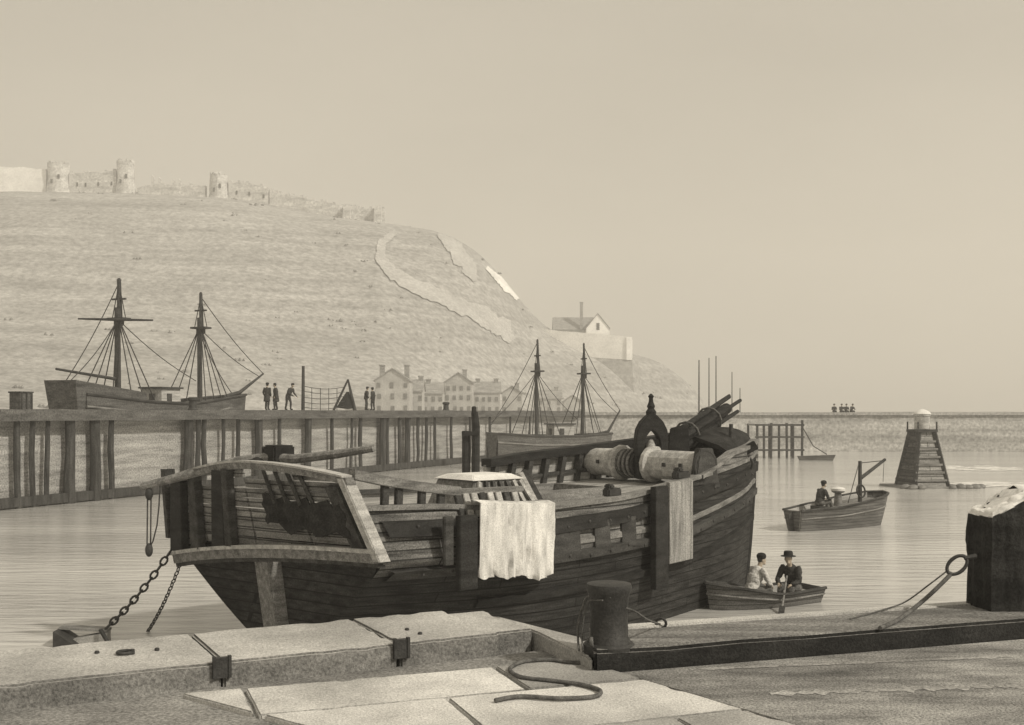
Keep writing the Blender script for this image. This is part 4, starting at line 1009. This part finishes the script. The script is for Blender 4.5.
# ------------------------------------------------------------------ rowing boat
def open_boat(name, label, cat, a, b_, beam, zst, zmid, zbow, mt='boat', full_stern=.75, bowpow=.6, group=None, strake=True, blunt=.4):
    "a: stern at the water, b_: bow at the water"
    a, b_ = Vector(a), Vector(b_); d = b_-a; L = d.length; t = thing(name, label, cat, a, math.atan2(d.y,d.x), group)
    sh = tab([0,L*.45,L],[zst,zmid,zbow],L*.05)
    def hbm(x, z):
        u = x/L; f = math.sin(min(1,(1-u)/blunt)*math.pi/2)**bowpow*(full_stern+(1-full_stern)*min(1,u/.35))
        return beam/2*f*(.45+.55*max(0,min(1,(z+.25)/(sh(x)+.25)))**.7)
    xs = np.linspace(0,L,18); m = MB(); nz = 6
    X = lambda x, z: x+.18*(z/zbow)*max(0,(x/L-.6)/.4)*zbow - .12*z*max(0,1-x/L*4)
    for sg in (1,-1): m.grid([[(X(x,-.25+(sh(x)+.25)*k/nz), sg*hbm(x,-.25+(sh(x)+.25)*k/nz), -.25+(sh(x)+.25)*k/nz) for x in xs] for k in range(nz+1)])
    m.grid([[(X(0,z), y*hbm(0,z), z) for y in (-1,0,1)] for z in np.linspace(-.25,sh(0),5)])
    m.build('hull', mt, t)
    m = MB()
    for sg in (1,-1): m.grid([[(X(x,.08+(sh(x)-.1)*k/3)-.02, sg*max(.005,hbm(x,.08+(sh(x)-.1)*k/3)-.04), .08+(sh(x)-.1)*k/3) for x in xs[:-1]] for k in range(4)])
    m.grid([[(X(x,.08), y*max(.005,hbm(x,.08)-.04), .08) for y in (-1,0,1)] for x in xs[:-1]])
    m.build('inside', 'boat_in', t)
    for sg in (1,-1):
        MB().tube([(X(x,sh(x)), sg*hbm(x,sh(x)), sh(x)) for x in xs], .03*beam, 6).build('gunwale', 'wood_dark', t)
        if strake: MB().tube([(X(x,sh(x)*.6), sg*(hbm(x,sh(x)*.6)+.01), sh(x)*.6) for x in xs], .02*beam, 5).build('strake', 'wood_mid', t)
    return t, L, sh, hbm
rb, L, sh, hbm = open_boat('rowing_boat', 'small rowing boat with two men beside the barge bow', 'rowing boat', (7.15,26.35,0), (4.5,25.05,0), 1.3, .36, .31, .62)
for x in (1.05,1.85): MB().box((x,0,.21), (.24,hbm(x,.21)*1.9,.04)).build('thwart', 'boat_in', rb, smooth=0)
MB().box((.2,0,.21), (.38,hbm(.2,.21)*1.8,.04)).build('stern_seat', 'boat_in', rb, smooth=0)
dv = (Vector((4.5,25.05,0))-Vector((7.15,26.35,0))).normalized(); rzb = math.atan2(dv.y,dv.x)
pos = lambda x, y=0: Vector((7.15,26.35,0))+dv*x+Vector((-dv.y,dv.x,0))*y
J = sitting(.2, (.26,.0)); J['face'] = (.95,-.3,-.25)
pr = pos(1.78); pr.z = .23
person('man in pale shirt and dark cap sitting in the rowing boat', pr, rzb+math.pi, J, 'shirt', 'cap', .011)
J = sitting(.2, (.3,.02)); J['face'] = (.9,.35,-.3)
pr = pos(.5); pr.z = .23
person('man in dark coat and brimmed hat at the oar of the rowing boat', pr, rzb+R(25), J, 'coat', 'brim', .011)
h_ = pos(.82,.12); h_.z = .64; e = pos(1.95,1.25); e.z = -.05
oar = thing('oar', 'long oar reaching from the dark coated rower into the water', 'oar', h_); e = e-h_
MB().tube([(0,0,0), e*.75], [.022,.026], 8).build('shaft', 'wood_mid', oar)
MB().bar(e*.74, e*1.02, .13, .03, (0,0,1)).build('blade', 'wood_dark', oar)

# ------------------------------------------------------------------ small working vessel with derrick
wa = P(794,HY,41.6); wa.z = 0; wb_ = P(879,HY,44.4); wb_.z = 0
wk, L, sh, hbm = open_boat('workboat', 'stubby workboat with derrick mast and one man, afloat mid harbour', 'workboat', wa, wb_, 1.8, .78, .92, 1.3, 'boat', .5, .45, blunt=.3)
m = MB().grid([[(x, y*hbm(x,sh(x)-.2)*.96, sh(x)-.2) for y in (-1,0,1)] for x in np.linspace(.1,L*.93,10)]); m.build('deck', 'wood_mid', wk, smooth=0)
dW = (wb_-wa).normalized()
def wl_(px, py, off=0):
    k = (px-512)/F; o = wa+Vector((-dW.y,dW.x,0))*off; s_ = (k*o.y-o.x)/(dW.x-k*dW.y); Y = o.y+s_*dW.y
    return Vector((s_, off, EYE-(py-HY)/F*Y))
MB().tube([(wl_(860,506)), wl_(860,461)], [.085,.07], 8).build('mast', 'wood_dark', wk)
MB().tube([wl_(861,478), wl_(885,459.5)], [.075,.06], 8).build('derrick', 'wood_dark', wk)
MB().tube([wl_(860,463), wl_(884,460.5)], .018, 5).build('topping_lift', 'rigging', wk)
MB().tube([wl_(859,463), wl_(848,503)], .016, 5).build('stay', 'rigging', wk)
MB().tube([wl_(884,461), wl_(883,482)], .01, 5).build('fall', 'rigging', wk)
MB().torus(wl_(861,491,-.35), .22, .035, (0,1,0), 18, 6, 1.25).build('wheel', 'iron', wk)
z = wl_(838,506); MB().lathe(z, [(.17,0),(.15,.25),(.13,.5),(.24,.54),(.26,.62)], 14).build('capstan', 'wood_mid', wk)
MB().lathe(z, [(.27,.6),(.28,.68),(.2,.73),(.05,.75)], 14).build('capstan_head', 'white', wk)
MB().hexa([(-.2,-.03,-.3),(.06,-.03,-.3),(.06,.03,-.3),(-.2,.03,-.3)],[(-.32,-.03,.6),(-.08,-.03,.75),(-.08,.03,.75),(-.32,.03,.6)]).build('rudder', 'wood_dark', wk, bevel=.02)
J = standing(.05,.05,.25); qq = wl_(819,504); m3 = Matrix.Rotation(math.atan2(dW.y,dW.x),4,'Z')
w = wa+(m3 @ Vector((qq.x,qq.y,0))); w.z = sh(qq.x)-.22
J = sitting(.12,(.3,0)); w.z = sh(qq.x)+.02
st_ = MB().box((0,0,-.14),(.4,.6,.28)).build('crate', 'wood_dark', bevel=.01); st_.location = w+Vector((0,0,-.01)); st_.rotation_euler.z = .3; tag(st_, 'low dark crate the workboat man sits on', 'crate')
person('man in dark coat sitting alone on the stern of the workboat', w, R(20), J, 'coat', 'cap', .018)

# ------------------------------------------------------------------ beacon
bY = 66; c_ = P(922,HY,bY); c_.z = 0; s = bY/F
be = thing('beacon', 'tapering boarded harbour beacon with white topped lantern', 'beacon', c_, R(10))
h1 = EYE-(432-HY)*s; wb2, wt2 = 1.12, .47
m = MB(); rows = []
cor = lambda w, z: [(-w,-w,z),(w,-w,z),(w,w,z),(-w,w,z)]
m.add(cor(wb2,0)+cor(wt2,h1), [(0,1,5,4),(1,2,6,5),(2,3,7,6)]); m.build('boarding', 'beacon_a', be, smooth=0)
m = MB(); q_ = cor(wb2,0)+cor(wt2,h1); m.add([q_[3],q_[0],q_[4],q_[7]], [(0,1,2,3)]); m.build('boarding', 'beacon_shade', be, smooth=0)  # left face carries its shade in the board colour
for k in range(4):
    a, b_ = Vector(cor(wb2+.03,-.5)[k]), Vector(cor(wt2+.03,h1)[k]); MB().bar(a,b_,.24,.24).build('corner_post', 'wood_dark', be, smooth=0)
for k in range(1,7):
    z = h1*k/7.2; w = wb2+(wt2-wb2)*z/h1+.05
    MB().bar((-w,-w,z),(w,-w,z),.1,.12).build('ledge', 'wood_mid', be, smooth=0); MB().bar((-w,-w,z),(-w,w,z),.1,.12).build('ledge', 'wood_dark', be, smooth=0)  # left ledges darker than front ones, their shade put in the colour
MB().box((0,0,h1+.08),(1.3,1.3,.16)).build('gallery', 'wood_dark', be, smooth=0)
for x, y in ((-.6,-.6),(.6,-.6),(.6,.6),(-.6,.6)): MB().bar((x,y,h1+.1),(x,y,h1+.62),.07,.07).build('gallery_post', 'wood_dark', be)
MB().lathe((0,0,h1+.18), [(.46,0),(.45,.75),(.5,.8),(.5,.9)], 12).build('lantern', 'wood_pale', be)
MB().lathe((0,0,h1+1.08), [(.54,0),(.48,.1),(.28,.22),(.06,.3)], 12).build('cap', 'white', be)
MB().hexa([(-2,-1.9,-.4),(3.2,-2.1,-.4),(3.2,2,-.4),(-2,2,-.4)],[(-1.75,-1.7,.12),(2.8,-1.8,.06),(2.8,1.8,.06),(-1.75,1.8,.12)]).build('plinth', 'stone_riser', be, smooth=0)
for x, y, r in ((-1.6,-1.7,.25),(-1.1,-1.8,.2),(1.5,-1.7,.28),(1.9,-1.8,.24),(2.4,-1.7,.28),(-1.8,-1.2,.25),(2.9,-1.5,.24),(.9,-1.8,.18)):
    o = MB(); o.ball((0,0,0), (r*1.3,r,r*.7), 8, 6)
    for i, v in enumerate(o.v): o.v[i] = v*(1+.25*noise.noise(v*3+Vector((x,y,0))))
    o.build('boulder', 'stone_riser', be, smooth=50).location = (x,y,.1)

# ------------------------------------------------------------------ staging and floating spar
sY = 107; c_ = P(780,HY,sY); c_.z = 0; s = sY/F
sg_ = thing('timber_staging', 'open timber landing stage of thin posts before the breakwater', 'landing stage', c_)
for px, top in ((757,424),(764,424),(771,423),(779,425),(787,423),(793,424),(802,420)):
    x = (px-780)*s; MB().tube([(x,0,-.5),(x+jit(.05),0,EYE-(top-HY)*s)], .12, 6).build('post', 'wood_dark', sg_)
for y in (425,437,450):
    MB().bar(((755-780)*s,-.1,EYE-(y-HY)*s),((804-780)*s,-.1,EYE-(y-HY)*s),.16,.18).build('rail', 'wood_dark', sg_)
MB().box((0,2,EYE-(424-HY)*s-.1),(4.6,4,.15)).build('platform', 'wood_mid', sg_, smooth=0)
for px in (757,779,802): MB().tube([((px-780)*s,4,-.5),((px-780)*s,4,EYE-(424-HY)*s)], .12, 6).build('post', 'wood_dark', sg_)
MB().tube([((803-780)*s,0,EYE-(428-HY)*s),((812-780)*s,-.5,EYE-(446-HY)*s),((824-780)*s,-1,EYE-(454-HY)*s)], .05, 5).build('guy_rope', 'rigging', sg_)
c_ = P(816,HY,102.5); c_.z = .1; fl_ = thing('punt', 'low dark punt moored at the landing stage', 'punt', c_, R(-10))
m = MB().hexa([(-1.4,-.35,-.3),(1.4,-.3,-.3),(1.4,.3,-.3),(-1.4,.35,-.3)],[(-1.7,-.5,.28),(1.75,-.35,.42),(1.75,.35,.42),(-1.7,.5,.28)]); m.build('hull', 'ship_hull', fl_, smooth=0, bevel=.04)
MB().box((.2,0,.34),(.25,.9,.06)).build('thwart', 'wood_mid', fl_, smooth=0)

# ------------------------------------------------------------------ foreground quay
ZC = EYE-1.475; ZF = EYE-1.6
def GC(px, py): return G(px, py, ZC)
def GF(px, py): return G(px, py, ZF)
dq = (GC(545,628)-GC(14,683)).normalized(); nq = Vector((-dq.y,dq.x,0))
A0 = GC(14,683); W0 = (GC(14,650)-A0).dot(nq)*.5+(GC(545,600)-A0).dot(nq)*.5
L_END = (GC(545,628)-A0).dot(dq)
lc = lambda a, w, z=0: A0+dq*a+nq*w+Vector((0,0,z))
joints = [-14,-11.2,-8.6,-6.2,-3.4,-1.4]+[ (GC(px,py)-A0).dot(dq) for px, py in ((222,661),(399,643))]+[L_END-.34]
joints = [j for j in joints]
def block(m, a0, a1, w0, w1, zt, zb=-.9, br=0, skew=0.0):
    g = .006
    m.hexa([lc(a0+g,w0,zb),lc(a1-g,w0,zb),lc(a1-g+skew,w1,zb),lc(a0+g+skew,w1,zb)],[lc(a0+g,w0,zt),lc(a1-g,w0,zt),lc(a1-g+skew,w1,zt),lc(a0+g+skew,w1,zt)])
m = MB()
for a0, a1 in zip(joints, joints[1:]): block(m, a0, a1, 0, W0, jit(.006))
block(m, joints[-1], L_END, .16, W0, -.03)
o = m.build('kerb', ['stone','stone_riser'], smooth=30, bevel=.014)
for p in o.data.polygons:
    if abs(p.normal.z) < .5: p.material_index = 1  # upright faces take the darker stone
roughen(o, .004, .085, 5, .03); struct(o); tag(o, 'long pale coping stones along the water edge')
# dark blocks added to imitate the shaded drain slots of the coping face
for k, (px, py) in enumerate(((222,662),(399,642))):
    a = (GC(px,py)-A0).dot(dq)
    o = MB().box((0,0,0),(.075,.04,.12)).box((-.045,-.012,.005),(.018,.03,.13)).box((.045,-.012,.005),(.018,.03,.13)).build('slot_block', 'iron', smooth=0)
    o.location = lc(a,.0,-.035); o.rotation_euler.z = math.atan2(dq.y,dq.x); tag(o, ('left','right')[k]+' dark block standing in for a drain slot of the coping', 'slot block', 'dark slot blocks on the coping')
for px, py, lb in ((97,653,'leftmost iron stud let into the coping stone'),(157,650,'iron stud right of the ring bolt on the coping'),(407,630,'iron stud beyond the second joint of the coping'),(420,634,'rightmost iron stud on the coping stones')):
    o = MB().lathe((0,0,0), [(.014,-.01),(.016,.008),(.01,.014)], 10).build('iron_stud', 'iron'); o.location = G(px,py,ZC); tag(o, lb, 'stud', 'iron studs on the coping')
t = thing('ring_bolt', 'iron ring bolt lying on the left coping stone', 'ring bolt', GC(125,654))
MB().torus((0,0,.012), .045, .01, (0,0,1), 16, 6).build('ring', 'iron', t); MB().lathe((.045,0,0), [(.016,0),(.014,.03)], 8).build('bolt', 'iron', t)
# right hand timber-faced quay
B0 = GC(612,650); dr = (GC(1012,620)-B0).normalized(); nr = Vector((-dr.y,dr.x,0)); W1 = (GC(700,620)-B0).dot(nr)*.5+(GC(985,600)-B0).dot(nr)*.5
rc = lambda a, w, z=0: B0+dr*a+nr*w+Vector((0,0,z))
m = MB(); m.hexa([rc(-.12,0,-.9),rc(16,0,-.9),rc(16,W1*.82,-.9),rc(.1,W1*.82,-.9)],[rc(-.12,0),rc(16,0),rc(16,W1*.82),rc(.1,W1*.82)])
o = m.build('quay_beam', ['timber_top','timber_dark'], smooth=0, bevel=.02)
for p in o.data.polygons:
    if abs(p.normal.z) < .6: p.material_index = 1  # upright faces take the darker timber
roughen(o, .005, .09, 5, .03); struct(o); tag(o, 'dark timber beam edging the right hand quay')
m = MB(); m.hexa([rc(.1,W1*.825,-.9),rc(16,W1*.825,-.9),rc(16,W1,-.9),rc(.15,W1,-.9)],[rc(.1,W1*.825,.006),rc(16,W1*.825,.006),rc(16,W1,.006),rc(.15,W1,.006)])
struct(m.build('quay_edge', 'stone', smooth=0, bevel=.01))
# corner stone between the two
e0, e1 = lc(L_END+.01,.1,-.05), lc(L_END+.01,W0-.02,-.05); r0_, r1_ = rc(-.13,.0,-.05), rc(.06,W1*.9,-.05)
m = MB(); dn = Vector((0,0,-.85)); m.hexa([e0+dn,r0_+dn,r1_+dn,e1+dn],[e0,r0_,r1_,e1]); struct(m.build('corner_stone', 'stone', smooth=0, bevel=.012))
# body of the quay down to the water, and its ground
m = MB()
front = [lc(-14,W0-.02), e1+Vector((0,0,.05)), r1_+Vector((0,0,.05)), rc(16,W1-.02)]
poly = [Vector((p.x,p.y,ZF-.05)) for p in front]+[Vector((40,-30,ZF-.05)),Vector((-40,-30,ZF-.05))]
m.prism([p+Vector((0,0,-5)) for p in poly], (0,0,4.4)); struct(m.build('quay_wall', 'stone_riser', smooth=0))
fl2 = [lc(-14,.02), lc(L_END,.02), r0_, rc(16,.02)]
poly = [Vector((p.x,p.y,ZF-.03)) for p in fl2]+[Vector((40,-30,ZF-.03)),Vector((-40,-30,ZF-.03))]
m = MB(); m.prism([p+Vector((0,0,-.75)) for p in poly], (0,0,.75)); struct(m.build('ground', 'ground', smooth=0))
# paving slabs, clipped to the light part of the floor
def clip(poly, p, n):
    out = []
    for i in range(len(poly)):
        a, b_ = poly[i], poly[(i+1)%len(poly)]; da, db = (a-p).dot(n), (b_-p).dot(n)
        if da >= 0: out.append(a)
        if da*db < 0: out.append(a.lerp(b_, da/(da-db)))
    return out
ra, rb_ = GF(620,672), GF(742,708); rn = (rb_-ra).normalized(); rn = Vector((rn.y,-rn.x,0)); rn = rn if rn.dot(GF(400,690)-ra) > 0 else -rn
la, lb_ = GF(163,688), GF(212,701); ln = (lb_-la).normalized(); ln = Vector((ln.y,-ln.x,0)); ln = ln if ln.dot(GF(400,690)-la) > 0 else -ln
m = MB()
rot = R(-7); dp = Matrix.Rotation(rot,3,'Z') @ dq; np_ = Matrix.Rotation(rot,3,'Z') @ nq
y = .02; ri = 0
for ri in range(14):
    hgt_ = (.62,.8,.7,.85)[ri%4]; x = -4.2+(.5 if ri%2 else 0)+jit(.1)
    while x < 7:
        wd = 1.0+random.random()*.75; g = .012
        pl = [A0+dp*(x+g)-np_*(y+hgt_-g), A0+dp*(x+wd-g)-np_*(y+hgt_-g), A0+dp*(x+wd-g)-np_*(y+g), A0+dp*(x+g)-np_*(y+g)]
        pl = clip(pl, ra, rn); pl = clip(pl, la, ln) if pl else pl
        pl = clip(pl, A0-nq*.015, -nq) if pl else pl
        if len(pl) >= 3:
            ce = sum(pl, Vector())/len(pl); pxc = 512+F*ce.x/max(.1,ce.y); pyc = HY+F*1.6/max(.1,ce.y)
            m.cur = 1 if ri in (0,1) and random.random() < .6 else 0
            zt = ZF+jit(.004); m.prism([Vector((p.x,p.y,ZF-.06)) for p in pl], (0,0,zt-ZF+.06))
        x += wd
    y += hgt_
o = m.build('pavement', ['stone','stone_pale'], smooth=0, bevel=.008); roughen(o, .003, .09, 5, .02); struct(o); tag(o, 'pale stone paving in front of the coping')
# trodden dirt roadway on the right
pl = [Vector((p.x,p.y,ZF-.012)) for p in (ra-rn*.03, rb_-rn*.03, rb_-rn*.03+(rb_-ra).normalized()*5, Vector((18,1,0)), rc(15.9,-.02), rc(.02,-.02))]
rows = []
m = MB(); m.prism([p+Vector((0,0,-.012)) for p in pl], (0,0,.012)); struct(m.build('road', 'road', smooth=0))
# pale worn ruts along the roadway
for a, b_, w in (((690,668),(1010,655),.04),((770,692),(1022,684),.06)):
    p, q = GF(*a), GF(*b_); n = 70; rows = []
    for k in range(n+1):
        e = p.lerp(q,k/n); ww = w*max(.06,.6+1.3*noise.noise(Vector((k*.33,a[0],0)))+.5*noise.noise(Vector((k*1.7,a[0],3))))
        rows.append([Vector((e.x,e.y-ww,ZF-.009)), Vector((e.x,e.y+ww,ZF-.009))])
    struct(MB().grid(rows).build('track', 'rut', smooth=0))

# foreground bollard
pb = GC(609,644)
t = thing('bollard', 'squat black iron mooring bollard on the corner of the quay', 'bollard', pb)
sB = pb.y/F
MB().lathe((0,0,0), [(.145,-.06),(.14,.02),(.122,.05),(.118,.2),(.125,.3),(.14,.335),(.146,.36),(.14,.385),(.1,.392),(.02,.394)], 28).build('post', 'iron', t)
MB().lathe((0,0,0), [(.165,-.055),(.165,.0),(.15,.014)], 24).build('flange', 'iron', t)
# rope lying in an S on the paving
def gnd(px, py, r=.014): p = GF(px,py); p.z = ZF+r; return p
def spline(pts, n=8):
    out = []
    for i in range(len(pts)-1):
        p0, p1, p2, p3 = pts[max(i-1,0)], pts[i], pts[i+1], pts[min(i+2,len(pts)-1)]
        for k in range(n):
            u = k/n; out.append(.5*((2*p1)+(p2-p0)*u+(2*p0-5*p1+4*p2-p3)*u*u+(3*p1-p0-3*p2+p3)*u**3))
    return out+[pts[-1]]
rp_ = [pb+Vector((-.12,-.1,.06)), GC(592,648)+Vector((0,0,.015)), gnd(597,662), gnd(577,665), gnd(548,662), gnd(523,664), gnd(510,671), gnd(520,679), gnd(552,683), gnd(582,687), gnd(600,693), gnd(594,699), gnd(560,701), gnd(520,699), gnd(495,703)]
o = MB().tube(spline(rp_), .013, 7).build('rope', 'rope', smooth=60); at(o, rp_[2]); tag(o, 'slack hemp rope snaking over the paving by the bollard', 'rope')
def loop_rope(lb, pts, r, m='rope'):
    o = MB().tube(spline(pts), r, 7).build('rope', m, smooth=60); at(o, pts[0]); return tag(o, lb, 'rope')
tp_ = pb+Vector((-.13,0,.3))
loop_rope('mooring line looped down the left side of the bollard', [pb+Vector((0,-.13,.32)), tp_, P(583,606,6.98), P(578.5,622,6.98), P(578,640,7.0), GC(579,646)+Vector((0,0,-.03))], .007)
loop_rope('second mooring line just inside the first beside the bollard', [pb+Vector((-.05,-.125,.3)), pb+Vector((-.125,-.04,.28)), P(586,608,6.95), P(583,622,6.95), P(582,640,6.97), GC(583,647)+Vector((0,0,-.03))], .006)
t = loop_rope('short rope end with a hook right of the bollard', [pb+Vector((.1,-.06,.24)), P(636,612,7.0), P(648,620,7.05), GC(660,627)+Vector((0,0,.02))], .007)
o = MB().torus((0,0,.02), .035, .01, (.3,1,.2), 14, 6).build('hook', 'iron', t); o.location = (GC(661,626)-t.location)
# big mooring post on the right
pp = G(1003,607,ZC)
t = thing('mooring_post', 'massive black timber mooring post with worn white top, far right', 'mooring post', pp, R(4))
s = pp.y/F; hw = 25*s
m = MB(); zz = [0-.3,.25,.6,.78]; rows = []
def ring(z, k, dz=0):
    r_ = []
    for a, b_ in ((-1,-1),(-.3,-1.04),(.4,-1),(1,-1),(1.03,0),(1,1),(0,1),(-1,1),(-1.05,.2)):
        r_.append(Vector((a*hw*k+.012*noise.noise(Vector((a*3,z*4,b_))), b_*hw*k, z+dz*(a+1)/2)))
    return r_
m.grid([ring(-.3,1.04),ring(.2,1.02),ring(.45,.98),ring(.66,1.0,.08),ring(.70,.97,.17)], closed=True); po_ = m.build('post', 'tar_plain', t, smooth=30)
m = MB(); r1 = ring(.695,.98,.17); r2 = ring(.73,.9,.17); r3 = ring(.75,.55,.14); m.grid([r1,r2,r3], closed=True); m.add(r3,[tuple(range(len(r3)))]); wt_ = m.build('worn_top', 'white', t, smooth=50)
for o_, a_ in ((po_,.02),(wt_,.03)):
    bm = bmesh.new(); bm.from_mesh(o_.data); bmesh.ops.subdivide_edges(bm, edges=bm.edges[:], cuts=5, use_grid_fill=True); bm.normal_update()
    for v in bm.verts: v.co += v.normal*a_*(noise.noise(Vector((v.co.x*16,v.co.y*16,v.co.z*3)))+.5*noise.noise(v.co*24))
    bm.to_mesh(o_.data); bm.free(); o_.data.polygons.foreach_set('use_smooth', [True]*len(o_.data.polygons)); o_.data.set_sharp_from_angle(angle=R(40))
# ring and chain
rp0 = P(957,565,pp.y-hw*1.0)
t2 = thing('ring', 'oval iron mooring ring on the black post at far right', 'ring', rp0)
MB().torus((0,0,0), .085, .014, (.25,.95,-.1), 24, 8, .62, along=(.75,0,.66)).build('link', 'iron', t2)
st0 = P(968,556,pp.y-hw*1.0)-rp0; MB().tube([(.055,0,.05), st0+Vector((.06,.0,.0))], [.016,.02], 8).build('staple', 'iron', t2)
loop_rope('doubled mooring rope running from the iron ring to the quay', [P(952,573,pp.y-hw), P(935,590,pp.y-.22), P(918,605,pp.y-.2), GC(898,622)+Vector((0,0,.015)), GC(880,630)+Vector((0,0,.012))], .016)
loop_rope('thin slack line beside the doubled rope at the iron ring', [P(947,571,pp.y-hw), P(930,584,pp.y-.15), P(905,602,pp.y-.05), GC(880,612)+Vector((0,0,.01)), GC(850,620)+Vector((0,0,.008))], .006)
# wedge shaped mooring float in the water with the chains running up to the barge
fb = P(58,HY,21.3); fb.z = 0; f1 = P(106,HY,21.3); f1.z = 0; fL = (f1-fb).length
t = thing('mooring_float', 'dark ended timber float in the water holding the barge chain', 'float', fb, R(4)); kf = 21.3/F
MB().hexa([(0,-.3,-.4),(.5*fL,-.3,-.4),(.5*fL,.3,-.4),(0,.3,-.4)],[(0,-.3,16*kf),(.45*fL,-.3,.02),(.45*fL,.3,.02),(0,.3,16*kf)]).build('block', 'iron', t, smooth=0, bevel=.01)
MB().hexa([(.02,.0,15*kf),(fL,.0,.22),(fL,.3,.22),(.02,.3,15*kf)],[(.02,.0,17*kf),(fL,.0,.27),(fL,.3,.27),(.02,.3,17*kf)]).build('deck_board', 'wood_mid', t, smooth=0)
MB().hexa([(.3*fL,-.05,-.4),(fL,-.05,-.4),(fL,.25,-.4),(.3*fL,.25,-.4)],[(.3*fL,-.05,.1),(fL,-.05,.215),(fL,.25,.215),(.3*fL,.25,.1)]).build('tail', 'boat_in', t, smooth=0)
MB().bar((.9*fL,-.12,.3),(1.15*fL,-.3,.02),.06,.05).build('pin', 'iron', t)
def chain(lb, p, q, sag, link, r, n=None):
    p, q = Vector(p), Vector(q); L = (q-p).length; n = n or int(L/(link*.78)); m = MB()
    f = lambda u: p.lerp(q,u)-Vector((0,0,sag*4*u*(1-u)))
    for k in range(n):
        a, b_ = f(k/n), f((k+1)/n); d = (b_-a).normalized(); side = d.cross(Vector((0,0,1))).normalized(); ax = side if k%2 else side.cross(d)
        m.torus((a+b_)/2, link*.5, r, ax, 10, 5, .62, along=d)
    o = m.build('chain', 'iron', smooth=60); at(o, p); return tag(o, lb, 'chain')
bpy.context.view_layer.update()
c1 = barge.matrix_world @ T(-2.75,1.78,.14)
chain('heavy mooring chain from the barge stern down to the timber float', fb+Vector((fL*.97,.1,.3)), c1, .1, .18, .025)
chain('thinner second chain hanging from the stern into the water', P(146,634,22.6), barge.matrix_world @ T(-2.5,1.62,.08),   .12, .12, .013)
def white_flecks(lb, x0, x1, yc, n):  # scattered flat white flecks laid on the water
    m = MB()
    for k in range(n):
        x = random.uniform(x0,x1); y = yc+random.gauss(0,1.3)+.6*math.sin(x*.12); a = G(x,y,0); l = random.uniform(.25,1.5); w = random.uniform(.08,.45)
        pts = [a+Vector((l*math.cos(q*math.pi/5)*random.uniform(.7,1.2), w*math.sin(q*math.pi/5)*random.uniform(.6,1.2), .01+k*.0004)) for q in range(10)]
        c_ = a+Vector((0,0,.05+k*.0004)); m.add(pts+[c_], [(q,(q+1)%10,10) for q in range(10)])
    o = m.build('white_flecks', 'white_flecks', smooth=80); tag(o, lb, kind='stuff')
white_flecks('white flecks on the water behind the beacon', 948, 1016, 468, 46)
white_flecks('line of white flecks right of the beacon foot', 946, 1030, 485, 40)
